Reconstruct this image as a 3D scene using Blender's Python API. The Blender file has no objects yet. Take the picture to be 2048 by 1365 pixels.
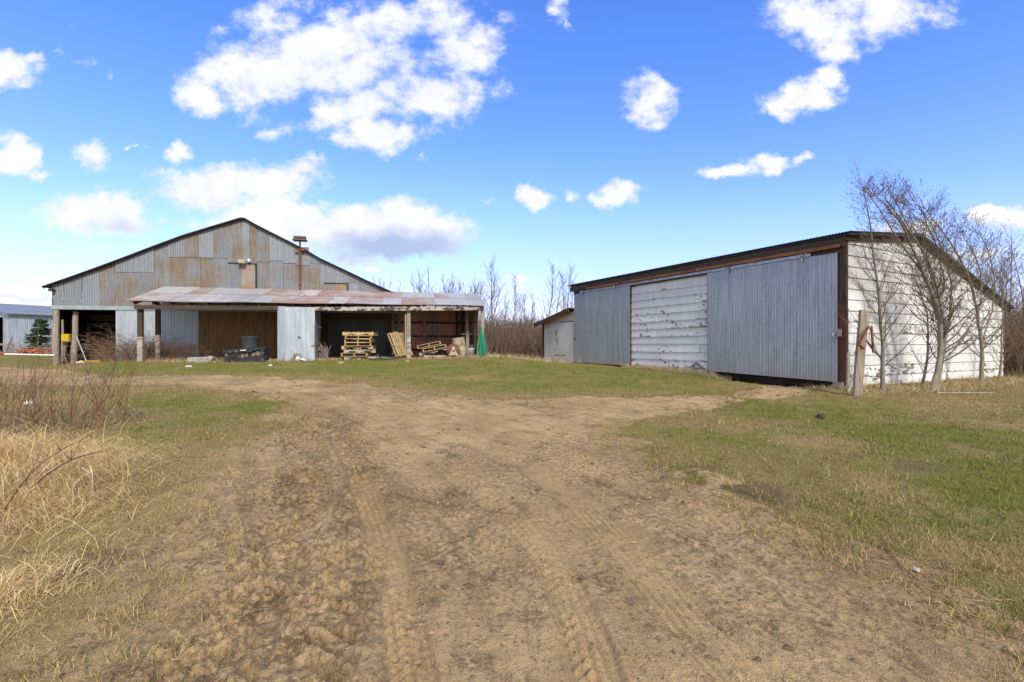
import bpy, math, random
import numpy as np
from mathutils import Vector, Matrix
R = math.radians
sc = bpy.context.scene
COL = sc.collection
EYE, FOC, CX, CY = 1.45, 967.0, 1024.0, 690.0      # measured from the photograph: eye height, focal length, principal point

# ------------------------------------------------------------------ noise / terrain
def vnoise(x, y, seed=0):
    xi = np.floor(x); yi = np.floor(y); fx = x - xi; fy = y - yi
    def h(i, j):
        s = np.sin(i*127.1 + j*311.7 + seed*74.7)*43758.5453
        return s - np.floor(s)
    fx = fx*fx*(3-2*fx); fy = fy*fy*(3-2*fy)
    return (h(xi, yi)*(1-fx) + h(xi+1, yi)*fx)*(1-fy) + (h(xi, yi+1)*(1-fx) + h(xi+1, yi+1)*fx)*fy
def fbm(x, y, seed=0, oct=4, gain=.5):
    v = np.zeros_like(x, dtype=float); a = 1.; t = 0.
    for o in range(oct):
        v += a*vnoise(x*2**o + 13.7*o, y*2**o - 7.1*o, seed+o); t += a; a *= gain
    return v/t
def sstep(a, b, x):
    t = np.clip((x-a)/(b-a), 0, 1); return t*t*(3-2*t)

CTRL = np.array([  # x, y, z measured where walls and posts meet the ground
 (0,0,0),(-3,2,0),(3,2,0),(0,4,.1),(-5,4,.15),(5,5,.2),(8,11.6,.46),(7.0,13.5,.44),(5.5,16.4,.56),(2.8,21.5,.62),(4.2,18.9,.58),(1.2,24,.66),
 (16,15.8,.40),(12,13.7,.43),(12,9,.30),(-13.8,17.7,.83),(-6.2,19.2,.86),(-3.5,19.6,.88),(-1.2,20.2,.95),(-18.74,19.6,.64),(-16.5,20,.66),
 (-29,32,.97),(-36,32,.97),(0,15,.62),(-7,14,.62),(-12,12,.5),(-20,16,.55),(20,22,.5),(0,32,1.0),(14,30,.8)])
def height(x, y):
    x = np.asarray(x, float); y = np.asarray(y, float)
    base = lambda a, b: .046*np.clip(b-1.5, 0, 18)
    d2 = (x[..., None]-CTRL[:, 0])**2 + (y[..., None]-CTRL[:, 1])**2
    w = 1/(d2+1.2)**1.5
    res = CTRL[:, 2]-base(CTRL[:, 0], CTRL[:, 1])
    dx, dy = x-8.0, y-11.6; lx = dx*.8859+dy*.4641; ly = -dx*.4641+dy*.8859       # worn hollow under the big sliding door
    hol = .20*np.exp(-((lx+.05)/.45)**2)*np.clip(1-((ly-1.75)/2.1)**4, 0, 1)*(np.abs(ly-1.75) < 2.1)
    return base(x, y) + (w*res).sum(-1)/(w.sum(-1)+.004) - hol
def hz(x, y): return float(height(np.array([x]), np.array([y]))[0])
def ray(px, py): return (px-CX)/FOC, (CY-py)/FOC
def at(px, py, Y):
    a, b = ray(px, py); return Vector((a*Y, Y, EYE+b*Y))
def ground_pt(px, py):
    a, b = ray(px, py); lo, hi = .3, 60.
    for _ in range(50):
        m = (lo+hi)/2
        if EYE+b*m > hz(a*m, m): lo = m
        else: hi = m
    return Vector((a*lo, lo, hz(a*lo, lo)))
def gnd(x, y, dz=0): return Vector((x, y, hz(x, y)+dz))

class Frame:
    def __init__(s, ox, oy, oz, th):
        s.o = (ox, oy, oz); s.th = th; s.c = math.cos(th); s.s = math.sin(th)
    def loc(s, p):
        dx, dy = p[0]-s.o[0], p[1]-s.o[1]
        return Vector((dx*s.c+dy*s.s, -dx*s.s+dy*s.c, p[2]-s.o[2]))
    def world(s, p):
        return Vector((s.o[0]+p[0]*s.c-p[1]*s.s, s.o[1]+p[0]*s.s+p[1]*s.c, s.o[2]+p[2]))
    def hit_y(s, px, py, c=0.):      # the pixel's ray meets local plane y=c
        a, b = ray(px, py); d = s.loc((a+s.o[0], 1+s.o[1], 0)); o = s.loc((0, 0, 0))
        t = (c-o.y)/d.y; return s.loc((a*t, t, EYE+b*t))
    def hit_x(s, px, py, c=0.):
        a, b = ray(px, py); d = s.loc((a+s.o[0], 1+s.o[1], 0)); o = s.loc((0, 0, 0))
        t = (c-o.x)/d.x; return s.loc((a*t, t, EYE+b*t))
BARN = Frame(-18.74, 19.70, .60, math.atan2(1, 5.04))
SHED = Frame(8.0, 11.6, .45, math.atan2(1, 1.909))

# ------------------------------------------------------------------ objects
def thing(name, label, cat, loc=(0, 0, 0), rz=0, group=None):
    o = bpy.data.objects.new(name, None); COL.objects.link(o); o.empty_display_size = .2
    o.location = loc; o.rotation_euler = (0, 0, rz); return tag(o, label, cat, group)
def tag(o, label=None, cat=None, group=None, kind=None):
    for k, v in (('label', label), ('category', cat), ('group', group), ('kind', kind)):
        if v: o[k] = v
    return o
def link(name, me, parent=None, loc=None, rot=None):
    o = bpy.data.objects.new(name, me); COL.objects.link(o)
    if parent: o.parent = parent
    if loc is not None: o.location = loc
    if rot is not None: o.rotation_euler = rot
    return o
def copy_tree(o, parent=None):
    c = o.copy(); COL.objects.link(c); c.parent = parent
    for ch in list(o.children): copy_tree(ch, c)
    return c

class MB:
    def __init__(s): s.v = []; s.f = []; s.m = []; s.c = []; s.sm = []
    def add(s, vs, fs, m=0, c=(0, 0, 0), smooth=False):
        b = len(s.v); s.v.extend([tuple(p) for p in vs])
        for f in fs: s.f.append(tuple(b+i for i in f)); s.m.append(m); s.c.append(c); s.sm.append(smooth)
    def box(s, cx, cy, cz, sx, sy, sz, rot=None, m=0, c=(0, 0, 0), taper=None):
        vs = []
        for dz in (-.5, .5):
            k = 1. if (taper is None or dz < 0) else taper
            for dx, dy in ((-.5, -.5), (.5, -.5), (.5, .5), (-.5, .5)):
                p = Vector((dx*sx*k, dy*sy*k, dz*sz))
                if rot is not None: p = rot @ p
                vs.append((p.x+cx, p.y+cy, p.z+cz))
        s.add(vs, [(3, 2, 1, 0), (4, 5, 6, 7), (0, 1, 5, 4), (1, 2, 6, 5), (2, 3, 7, 6), (3, 0, 4, 7)], m, c)
    def b(s, x0, x1, y0, y1, z0, z1, m=0, c=(0, 0, 0)):
        s.box((x0+x1)/2, (y0+y1)/2, (z0+z1)/2, abs(x1-x0), abs(y1-y0), abs(z1-z0), None, m, c)
    def bar(s, a, b, w, t, m=0, c=(0, 0, 0), up=(0, 0, 1)):      # a board from a to b, w wide, t thick
        a = Vector(a); b = Vector(b); d = (b-a); L = d.length; d.normalize(); up = Vector(up)
        if abs(d.dot(up)) > .95: up = Vector((0, 1, 0))
        x = d.cross(up).normalized(); z = x.cross(d).normalized(); M = Matrix((x, d, z)).transposed()
        mid = (a+b)/2; s.box(mid.x, mid.y, mid.z, t, L, w, M, m, c)
    def tube(s, pts, rad, n=8, m=0, c=(0, 0, 0), cap=True, smooth=True):
        pts = [Vector(p) for p in pts]
        if not hasattr(rad, '__len__'): rad = [rad]*len(pts)
        vs = []; prev = None
        for i, p in enumerate(pts):
            d = (pts[min(i+1, len(pts)-1)]-pts[max(i-1, 0)]).normalized()
            if prev is None:
                u = Vector((0, 0, 1)) if abs(d.z) < .9 else Vector((1, 0, 0)); x = d.cross(u).normalized()
            else: x = (prev-d*prev.dot(d)).normalized()
            prev = x; y = d.cross(x)
            for k in range(n):
                a = 2*math.pi*k/n; vs.append(p+(x*math.cos(a)+y*math.sin(a))*rad[i])
        fs = [(i*n+k, i*n+(k+1) % n, (i+1)*n+(k+1) % n, (i+1)*n+k) for i in range(len(pts)-1) for k in range(n)]
        s.add(vs, fs, m, c, smooth)
        if cap:
            s.add(vs[:n], [tuple(range(n))[::-1]], m, c); s.add(vs[-n:], [tuple(range(n))], m, c)
    def lathe(s, prof, n=24, m=0, c=(0, 0, 0), M=None, smooth=True):
        vs = []
        for r, z in prof:
            for k in range(n):
                a = 2*math.pi*k/n; p = Vector((r*math.cos(a), r*math.sin(a), z)); vs.append(M @ p if M else p)
        s.add(vs, [(i*n+k, i*n+(k+1) % n, (i+1)*n+(k+1) % n, (i+1)*n+k) for i in range(len(prof)-1) for k in range(n)], m, c, smooth)
    def corr(s, P, U, V, N, lu, v0, v1, pitch=.09, amp=.009, m=0, c=(0, 0, 0), rows=1, ph=0., rib=False, wob=0.):
        P, U, V, N = map(Vector, (P, U, V, N)); n = max(2, int(round(lu/pitch*(6 if rib else 4))))
        f0 = v0 if callable(v0) else (lambda u: v0); f1 = v1 if callable(v1) else (lambda u: v1)
        vs = []
        for i in range(n+1):
            u = lu*i/n; w = math.cos(2*math.pi*u/pitch+ph)
            if rib: w = 1. if w > .45 else (0. if w < .1 else .6)
            for r in range(rows+1):
                t = r/rows; v = f0(u)*(1-t)+f1(u)*t
                vs.append(P+U*u+V*v+N*(amp*w + wob*math.sin(u*3.1+v*2.3+ph*7)))
        k = rows+1
        s.add(vs, [(i*k+r, (i+1)*k+r, (i+1)*k+r+1, i*k+r+1) for i in range(n) for r in range(rows)], m, c, not rib)
    def prism(s, prof, y0, y1, m=0, c=(0, 0, 0)):        # profile in x,z extruded along y
        n = len(prof); vs = [(x, y0, z) for x, z in prof]+[(x, y1, z) for x, z in prof]
        s.add(vs, [tuple(range(n)), tuple(range(2*n-1, n-1, -1))]+[(i, n+i, n+(i+1) % n, (i+1) % n) for i in range(n)], m, c)
    def build(s, name, mats, parent=None, loc=None, rot=None, bevel=0):
        me = bpy.data.meshes.new(name); me.from_pydata(s.v, [], s.f)
        for mt in (mats if isinstance(mats, (list, tuple)) else [mats]): me.materials.append(mt)
        me.polygons.foreach_set('material_index', s.m); me.polygons.foreach_set('use_smooth', s.sm)
        at_ = me.attributes.new('tint', 'FLOAT_COLOR', 'FACE')
        at_.data.foreach_set('color', np.array([(*c[:3], 1.) for c in s.c], dtype=np.float32).ravel())
        me.update()
        o = link(name, me, parent, loc, rot)
        if bevel:
            md = o.modifiers.new('bevel', 'BEVEL'); md.width = bevel; md.segments = 1; md.limit_method = 'ANGLE'
        return o

def np_mesh(name, verts, faces, mat, parent=None, colors=None, smooth=True):
    """faces: (M,k) int array; colors: (N,3) per vertex"""
    verts = np.asarray(verts, np.float32); faces = np.asarray(faces, np.int32); k = faces.shape[1]
    me = bpy.data.meshes.new(name)
    me.vertices.add(len(verts)); me.vertices.foreach_set('co', verts.ravel())
    me.loops.add(faces.size); me.loops.foreach_set('vertex_index', faces.ravel())
    me.polygons.add(len(faces)); me.polygons.foreach_set('loop_start', np.arange(0, faces.size, k, dtype=np.int32))
    me.polygons.foreach_set('use_smooth', np.full(len(faces), smooth))
    if colors is not None:
        a = me.attributes.new('tint', 'FLOAT_COLOR', 'POINT')
        c4 = np.ones((len(verts), 4), np.float32); c4[:, :colors.shape[1]] = colors; a.data.foreach_set('color', c4.ravel())
    me.update(calc_edges=True); me.materials.append(mat)
    return link(name, me, parent)

class Tubes:                      # many thin stems gathered into one mesh
    def __init__(s): s.V = []; s.F = []; s.C = []; s.n = 0
    def add(s, pts, rad, sides=4, col=(0, 0, 0)):
        pts = np.asarray(pts, float); n = len(pts)
        d = np.gradient(pts, axis=0); d /= np.linalg.norm(d, axis=1)[:, None]+1e-9
        ref = np.where(np.abs(d[:, 2:3]) < .9, np.array([[0, 0, 1.]]), np.array([[1., 0, 0]]))
        if abs(d[:, 2]).max() >= .9 and abs(d[:, 2]).min() < .9: ref = np.array([[.6, .8, .0]]).repeat(n, 0)
        x = np.cross(d, ref); x /= np.linalg.norm(x, axis=1)[:, None]+1e-9; y = np.cross(d, x)
        rad = np.broadcast_to(np.asarray(rad, float), (n,))
        a = np.arange(sides)*2*math.pi/sides
        V = pts[:, None]+(x[:, None]*np.cos(a)[None, :, None]+y[:, None]*np.sin(a)[None, :, None])*rad[:, None, None]
        i = np.arange(n-1)[:, None]*sides; k = np.arange(sides)[None]; k2 = (k+1) % sides
        F = np.stack([i+k, i+k2, i+sides+k2, i+sides+k], -1).reshape(-1, 4)+s.n
        s.V.append(V.reshape(-1, 3)); s.F.append(F); s.C.append(np.tile(np.array(col, float), (n*sides, 1))); s.n += n*sides
    def bud(s, p, r, l, col=(0, 0, 0)):
        s.add([(p[0], p[1], p[2]-l*.5), p, (p[0], p[1], p[2]+l*.5)], [r*.3, r, r*.2], 3, col)
    def build(s, name, mat, parent=None, off=(0, 0, 0)):
        return np_mesh(name, np.concatenate(s.V)-np.array(off), np.concatenate(s.F), mat, parent, np.concatenate(s.C))

# ------------------------------------------------------------------ materials
class NT:
    def __init__(s, tree): s.t = tree; s.l = tree.links
    def n(s, ty, **kw):
        nd = s.t.nodes.new(ty)
        for k, v in kw.items(): setattr(nd, k, v)
        return nd
    def set(s, sock, v):
        if isinstance(v, bpy.types.NodeSocket): s.l.new(v, sock)
        elif hasattr(v, '__len__') and sock.type == 'RGBA' and len(v) == 3: sock.default_value = (*v, 1)
        else: sock.default_value = v
    def math(s, op, a, b=None, c=None, clamp=False):
        nd = s.n('ShaderNodeMath', operation=op, use_clamp=clamp)
        for i, v in enumerate((a, b, c)):
            if v is not None: s.set(nd.inputs[i], v)
        return nd.outputs[0]
    def vmath(s, op, a, b=None, c=None):
        nd = s.n('ShaderNodeVectorMath', operation=op)
        for i, v in enumerate((a, b, c)):
            if v is not None: s.set(nd.inputs[i], v)
        return nd.outputs['Value'] if op in ('LENGTH', 'DOT_PRODUCT', 'DISTANCE') else nd.outputs[0]
    def mix(s, f, a, b, mode='MIX'):
        nd = s.n('ShaderNodeMix', data_type='RGBA', blend_type=mode)
        s.set(nd.inputs[0], f); s.set(nd.inputs[6], a); s.set(nd.inputs[7], b); return nd.outputs[2]
    def noise(s, vec, scale, detail=4, rough=.55, dist=0.):
        nd = s.n('ShaderNodeTexNoise'); s.set(nd.inputs['Vector'], vec); s.set(nd.inputs['Scale'], scale)
        nd.inputs['Detail'].default_value = detail; nd.inputs['Roughness'].default_value = rough; nd.inputs['Distortion'].default_value = dist
        return nd.outputs[0]
    def ramp(s, f, a, b):          # smooth 0..1 between a and b
        nd = s.n('ShaderNodeMapRange', interpolation_type='SMOOTHSTEP'); s.set(nd.inputs[0], f)
        nd.inputs[1].default_value = a; nd.inputs[2].default_value = b; return nd.outputs[0]
    def obj(s, scale=(1, 1, 1), rand=True):
        tc = s.n('ShaderNodeTexCoord').outputs['Object']
        v = s.vmath('MULTIPLY', tc, scale)
        if rand:
            oi = s.n('ShaderNodeObjectInfo').outputs['Random']; v = s.vmath('ADD', v, s.math('MULTIPLY', oi, 37.))
        return v
    def tint(s):
        a = s.n('ShaderNodeAttribute', attribute_name='tint'); sp = s.n('ShaderNodeSeparateColor'); s.l.new(a.outputs['Color'], sp.inputs[0])
        return sp.outputs[0], sp.outputs[1], sp.outputs[2], a.outputs['Color']
def mat(name, rough=.8, metal=0., spec=.3):
    m = bpy.data.materials.new(name); m.use_nodes = True; t = NT(m.node_tree); bs = m.node_tree.nodes['Principled BSDF']
    bs.inputs['Roughness'].default_value = rough; bs.inputs['Metallic'].default_value = metal; bs.inputs['Specular IOR Level'].default_value = spec
    def fin(col=None, bump=None, bs_str=.3, bdist=.02, roughs=None, metals=None):
        if col is not None: t.set(bs.inputs['Base Color'], col)
        if roughs is not None: t.set(bs.inputs['Roughness'], roughs)
        if metals is not None: t.set(bs.inputs['Metallic'], metals)
        if bump is not None:
            b = t.n('ShaderNodeBump'); t.set(b.inputs['Height'], bump); b.inputs['Strength'].default_value = bs_str; b.inputs['Distance'].default_value = bdist
            t.l.new(b.outputs[0], bs.inputs['Normal'])
        return m
    return t, fin

def m_metal(name, base, rustA, rustB, rbase=0., white=(.55, .55, .55), metal=.25, rough=.5, mud=None, nz=1.25):
    """galvanised sheet; tint r = rust, g = lightness, b = white paint"""
    t, fin = mat(name, rough, metal)
    r, g, b, _ = t.tint(); o = t.obj()
    st = t.noise(t.obj((9, 9, .55)), 1.6, 5, .65); big = t.noise(o, 1.1, 4, .6); fine = t.noise(t.obj((1, 1, .3)), 24, 3, .6); spang = t.noise(o, 9, 4, .7)
    c = t.mix(t.ramp(st, .3, .72), [x*.78 for x in base], [x*1.18 for x in base])
    c = t.mix(t.math('MULTIPLY', t.ramp(spang, .35, .7), .35), c, [x*1.35 for x in base])
    c = t.mix(1., c, t.math('ADD', .6, t.math('MULTIPLY', g, .8)), 'MULTIPLY')
    rc = t.mix(t.ramp(t.noise(t.obj((6, 6, .7)), 2.3, 5, .7), .3, .7), rustA, rustB)
    am = t.math('ADD', t.math('MULTIPLY', t.math('ADD', r, rbase), 1.15), t.math('MULTIPLY', t.math('SUBTRACT', t.math('ADD', st, t.math('MULTIPLY', big, .9)), .98), nz))
    rm = t.math('MULTIPLY', t.ramp(am, .22, .78), .92)
    c = t.mix(rm, c, rc)
    wm = t.math('MULTIPLY', t.ramp(t.math('ADD', t.math('MULTIPLY', b, .8), t.math('SUBTRACT', t.noise(t.obj((1.6, 1.6, 1.6)), 2.1, 6, .7), .62)), .25, .42), .85)
    c = t.mix(wm, c, white)
    c = t.mix(t.math('MULTIPLY', t.ramp(fine, .5, .8), .25), c, [x*.55 for x in base])
    if mud is not None:        # splashed soil along the foot of the sheet
        zz = t.n('ShaderNodeSeparateXYZ'); t.l.new(t.n('ShaderNodeTexCoord').outputs['Object'], zz.inputs[0]); mm = t.ramp(t.math('ADD', zz.outputs[2], t.math('MULTIPLY', t.noise(t.obj((6, 6, 1.5)), 1.5, 4, .6), -.7)), mud+.25, mud-.55)
        c = t.mix(t.math('MULTIPLY', mm, .6), c, (.33, .29, .20))
    return fin(c, fine, .12, .01, t.math('ADD', rough, t.math('MULTIPLY', rm, .35)), t.math('MULTIPLY', t.math('SUBTRACT', 1., rm), metal))

def m_wood(name, a, b, grain=(14, 14, 1.2), rough=.85, dark=(.03, .022, .016), dk=.35, moss=None):
    t, fin = mat(name, rough); o = t.obj(grain); n1 = t.noise(o, 1.5, 6, .65); n2 = t.noise(t.obj(), 2.2, 5, .65); n3 = t.noise(t.obj([g*3 for g in grain]), 2.2, 3, .6)
    r, g, bb, _ = t.tint()
    c = t.mix(t.ramp(n1, .3, .7), a, b)
    c = t.mix(t.math('MULTIPLY', t.ramp(n2, .48, .72), dk), c, dark)
    c = t.mix(t.math('MULTIPLY', t.ramp(n3, .55, .7), .45), c, dark)
    c = t.mix(t.math('MULTIPLY', r, t.ramp(t.noise(t.obj((2.2, 2.2, 4)), 1.6, 6, .7), .44, .54)), c, (.40, .39, .34))                      # tint r: old pale paint
    return fin(c, n3, .4, .01)

M = {}
M['galv_barn'] = m_metal('barn galvanised sheet', (.20, .222, .25), (.22, .18, .125), (.15, .10, .06), .05, nz=1.9)
M['galv_door'] = m_metal('blue grey ribbed steel', (.33, .362, .372), (.30, .26, .17), (.22, .18, .11), 0., (.5, .52, .53), .30, .42, .05)
M['galv_low'] = m_metal('pale galvanised sheet', (.33, .375, .42), (.34, .28, .2), (.25, .2, .13))
M['roof_red'] = m_metal('faded red roofing sheet', (.34, .34, .35), (.33, .20, .16), (.25, .135, .10), 0., (.55, .53, .50), .15, .55, None, 2.0)
M['galv_orange'] = m_metal('orange rusted sheet', (.26, .25, .23), (.30, .195, .12), (.24, .13, .07), -.05)
M['brown_sheet'] = m_metal('rust brown sheet', (.26, .18, .105), (.28, .175, .09), (.15, .088, .048), .35, metal=.05, rough=.8)
M['red_sheet'] = m_metal('dark red rusted sheet', (.22, .23, .24), (.56, .26, .19), (.38, .20, .15), .25, (.5, .46, .42), metal=.05, rough=.8)
M['dark_sheet'] = m_metal('dark grey sheet', (.085, .09, .1), (.06, .055, .05), (.05, .045, .04), 0., (.16, .165, .175), metal=.1, rough=.6)
M['dark_wood'] = m_wood('dark weathered timber', (.05, .034, .025), (.105, .07, .047))
M['fascia'] = m_wood('weathered fascia board', (.048, .034, .027), (.09, .062, .047), (1.2, 1.2, 14))
M['fascia_o'] = m_wood('bare orange brown board edge', (.20, .075, .028), (.30, .13, .055), (1.2, 1.2, 14), dk=.8)
M['grey_wood'] = m_wood('grey weathered timber', (.23, .20, .165), (.36, .32, .27))
M['post_wood'] = m_wood('post timber', (.20, .165, .13), (.33, .28, .22), dk=.5)
M['brown_paint'] = m_wood('brown painted board', (.085, .035, .024), (.13, .055, .036))
M['pallet'] = m_wood('new pallet pine', (.38, .27, .125), (.52, .39, .20), (1.5, 9, 9), dk=.35, dark=(.2, .12, .05))
M['pallet_grey'] = m_wood('weathered pallet boards', (.30, .25, .20), (.42, .37, .33), (1.5, 9, 9), dk=.4)
M['bark'] = m_wood('sapling bark', (.17, .145, .115), (.30, .265, .215), (6, 6, 2), dk=.3)

def m_bark2():
    t, fin = mat('bare twigs', .85); r, g, b, c = t.tint(); n = t.noise(t.obj((1, 1, 1)), 6, 3, .6)
    return fin(t.mix(t.ramp(n, .3, .7), t.mix(1., c, (.75, .75, .75), 'MULTIPLY'), t.mix(1., c, (1.2, 1.2, 1.2), 'MULTIPLY')))
M['twig'] = m_bark2()
def m_blade():
    t, fin = mat('grass blades', .75, 0, .15); r, g, b, c = t.tint(); m = fin(c)
    return m
M['blade'] = m_blade()
SIDING_Z = SHED.hit_y(1692, 772, 0.).z-.06
def m_siding(name, base):
    """painted lap boards, flaking at the edges; tint r = board tone, g = wear"""
    t, fin = mat(name, .65, 0, .3); r, g, b, _ = t.tint()
    o = t.obj((1, 1, 1), False); big = t.noise(o, .8, 4, .6); st = t.noise(t.obj((5, 5, .8), False), 1.5, 4, .65)
    f1 = t.noise(t.obj((5.2, 5.2, 9.), False), 1.0, 7, .70); f2 = t.noise(t.obj((1.1, 1.1, 1.3), False), 1.0, 3, .6)
    sz = t.n('ShaderNodeSeparateXYZ'); t.l.new(o, sz.inputs[0]); fr = t.math('FRACT', t.math('DIVIDE', t.math('SUBTRACT', sz.outputs[2], SIDING_Z), .267)); edge = t.math('MULTIPLY', t.ramp(fr, .22, .0), .085)
    c = t.mix(t.ramp(st, .3, .75), [x*.9 for x in base], [x*1.04 for x in base])
    c = t.mix(t.math('MULTIPLY', t.ramp(big, .45, .75), .3), c, (base[0]*.84, base[1]*.83, base[2]*.77))
    c = t.mix(1., c, t.math('ADD', .9, t.math('MULTIPLY', r, .16)), 'MULTIPLY')
    fm = t.math('ADD', t.math('ADD', f1, t.math('MULTIPLY', t.math('SUBTRACT', f2, .5), .55)), t.math('ADD', t.math('MULTIPLY', g, .14), edge))
    flake = t.ramp(fm, .70, .722)
    c = t.mix(t.math('MULTIPLY', t.ramp(fm, .66, .715), .3), c, (.45, .43, .38))
    c = t.mix(flake, c, t.mix(t.ramp(t.noise(o, 18, 3, .6), .4, .6), (.10, .085, .07), (.24, .20, .165)))
    return fin(c, t.math('SUBTRACT', t.math('MULTIPLY', t.noise(t.obj((4, 4, 20), False), 3, 3, .6), .3), flake), .35, .006)
M['siding'] = m_siding('white flaking lap siding', (.69, .695, .685))
M['white_ply'] = m_siding('white painted plywood', (.62, .62, .59))
def m_plain(name, base, rough=.7, metal=0., var=.25, scale=5., spec=.3, spot=None):
    t, fin = mat(name, rough, metal, spec); n = t.noise(t.obj(), scale, 5, .6); n2 = t.noise(t.obj(), scale*5, 3, .6)
    c = t.mix(t.ramp(n, .3, .7), [x*(1-var) for x in base], [x*(1+var) for x in base])
    if spot: c = t.mix(t.ramp(t.noise(t.obj(), scale*.8, 6, .7), .56, .62), c, spot)
    return fin(c, n2, .15, .01)
M['rust'] = m_plain('rusted steel', (.16, .065, .03), .85, .1, .45, 9)
M['orange_rust'] = m_plain('orange rust', (.22, .085, .03), .85, .05, .45, 12)
M['steel'] = m_plain('dull zinc steel', (.42, .44, .46), .45, .5, .2)
M['yellow'] = m_plain('yellow paint', (.50, .36, .02), .5, 0, .15)
M['white'] = m_plain('white paint', (.72, .72, .70), .6, 0, .1)
M['paper'] = m_plain('dirty white scrap', (.50, .49, .46), .8, 0, .2)
M['black'] = m_plain('black plastic', (.022, .022, .025), .55, 0, .4, 6, .4, (.12, .10, .075))
M['rubber'] = m_plain('grey black rubber', (.04, .042, .046), .6, 0, .3)
M['green'] = m_plain('green plastic', (.014, .27, .15), .45, 0, .25, 8, .4)
M['drum_tan'] = m_plain('tan drum paint', (.36, .32, .22), .6, 0, .25, 4, .3, (.2, .13, .07))
M['concrete'] = m_plain('grey concrete', (.30, .29, .27), .9, 0, .3, 6)
M['brick_red'] = m_plain('broken red clay', (.38, .13, .07), .9, 0, .45, 8)
M['dark'] = m_plain('dark interior boards and void shade', (.03, .026, .022), .95, 0, .4, 3, .05)
M['blue_trim'] = m_plain('pale blue steel trim', (.29, .35, .37), .5, .15, .12, 3)
M['black_edge'] = m_plain('tarred roof edge and gap shade', (.035, .04, .045), .8, 0, .3)
M['stone'] = m_plain('stones', (.25, .22, .18), .9, 0, .35, 5)
M['rust2'] = m_plain('brown red rusted paint', (.15, .07, .045), .85, .05, .45, 7)
M['red_p'] = m_plain('faded red plastic', (.35, .05, .04), .6, 0, .2)
M['mud'] = m_plain('dried mud', (.20, .155, .095), .9, 0, .35, 9)
M['cream'] = m_plain('cream enamel', (.40, .36, .25), .5, 0, .15)
M['grey_plastic'] = m_plain('grey tarpaulin', (.13, .14, .155), .6, 0, .3)
# ------------------------------------------------------------------ ground
def poly_world(px): return np.array([[*ground_pt(*p)[:2]] for p in px])
def sdist(x, y, poly):           # signed distance to a polygon, negative inside
    d = np.full(x.shape, 1e9); ins = np.zeros(x.shape, bool); n = len(poly)
    for i in range(n):
        ax, ay = poly[i]; bx, by = poly[(i+1) % n]; ex, ey = bx-ax, by-ay
        t = np.clip(((x-ax)*ex+(y-ay)*ey)/(ex*ex+ey*ey+1e-9), 0, 1)
        d = np.minimum(d, np.hypot(x-ax-t*ex, y-ay-t*ey))
        cr = ((ay > y) != (by > y)) & (x < (bx-ax)*(y-ay)/(by-ay+1e-12)+ax); ins ^= cr
    return np.where(ins, -d, d)
DIRT = poly_world([(110,1365),(240,1200),(360,1060),(450,950),(535,880),(582,832),(545,803),(430,780),(300,769),(150,772),(0,768),(-300,768),(-300,733),(0,735),(60,738),(200,753),(350,751),(500,753),
 (700,768),(850,784),(985,797),(1100,798),(1250,793),(1400,795),(1500,786),(1560,771),(1650,776),(1600,788),(1490,800),(1370,826),(1262,850),(1245,872),(1340,925),(1550,1010),(1640,1085),(1900,1160),(2048,1250),(2400,1420),(2400,2400),(-500,2400),(0,1500)])
def path_world(px): return np.array([[*ground_pt(*p)[:2]] for p in px])
def along(x, y, path):           # distance to a path, arc length along it, side
    best = np.full(x.shape, 1e9); arc = np.zeros(x.shape); side = np.zeros(x.shape); s0 = 0.
    for i in range(len(path)-1):
        a, b = path[i], path[i+1]; e = b-a; L = np.hypot(*e)
        t = np.clip(((x-a[0])*e[0]+(y-a[1])*e[1])/(L*L), 0, 1); qx, qy = x-a[0]-t*e[0], y-a[1]-t*e[1]; d = np.hypot(qx, qy)
        m = d < best; best = np.where(m, d, best); arc = np.where(m, s0+t*L, arc); side = np.where(m, (qx*e[1]-qy*e[0])/L, side); s0 += L
    return best, arc, side
TRACKS = [  # path in the photo, half width, depth, lug pitch, lug height
 (path_world([(880,1900),(845,1500),(825,1365),(795,1200),(755,1050),(715,950),(670,870),(610,810),(520,780),(380,765)]), .11, .012, .07, .005),
 (path_world([(1330,1900),(1240,1500),(1195,1365),(1160,1250),(1105,1120),(1020,1030),(925,975),(850,920),(749,857),(640,805),(520,770)]), .12, .012, .08, .006),
 (path_world([(150,1900),(330,1450),(440,1300),(540,1150),(600,1020),(615,930),(600,860),(575,815),(500,785)]), .24, .020, .15, .022),
 (path_world([(420,1900),(540,1500),(610,1330),(690,1180),(720,1060),(735,960),(700,880),(640,825),(560,785)]), .22, .016, .14, .020),
 (path_world([(2500,1900),(2150,1500),(1905,1365),(1750,1255),(1629,1183),(1480,1080),(1330,990),(1180,900),(1040,840),(900,800)]), .13, .008, .09, .003),
 (path_world([(1900,1900),(1640,1500),(1500,1365),(1380,1240),(1280,1120),(1170,1010),(1050,930),(900,860),(760,805)]), .16, .010, .12, .006),
 (path_world([(1600,765),(1500,790),(1380,815),(1240,825),(1100,815),(960,800),(800,785),(600,765)]), .16, .010, .2, .012),
]
_g = lambda l: np.array([[*ground_pt(px, py)[:2], r, a] for px, py, r, a in l])
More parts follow.
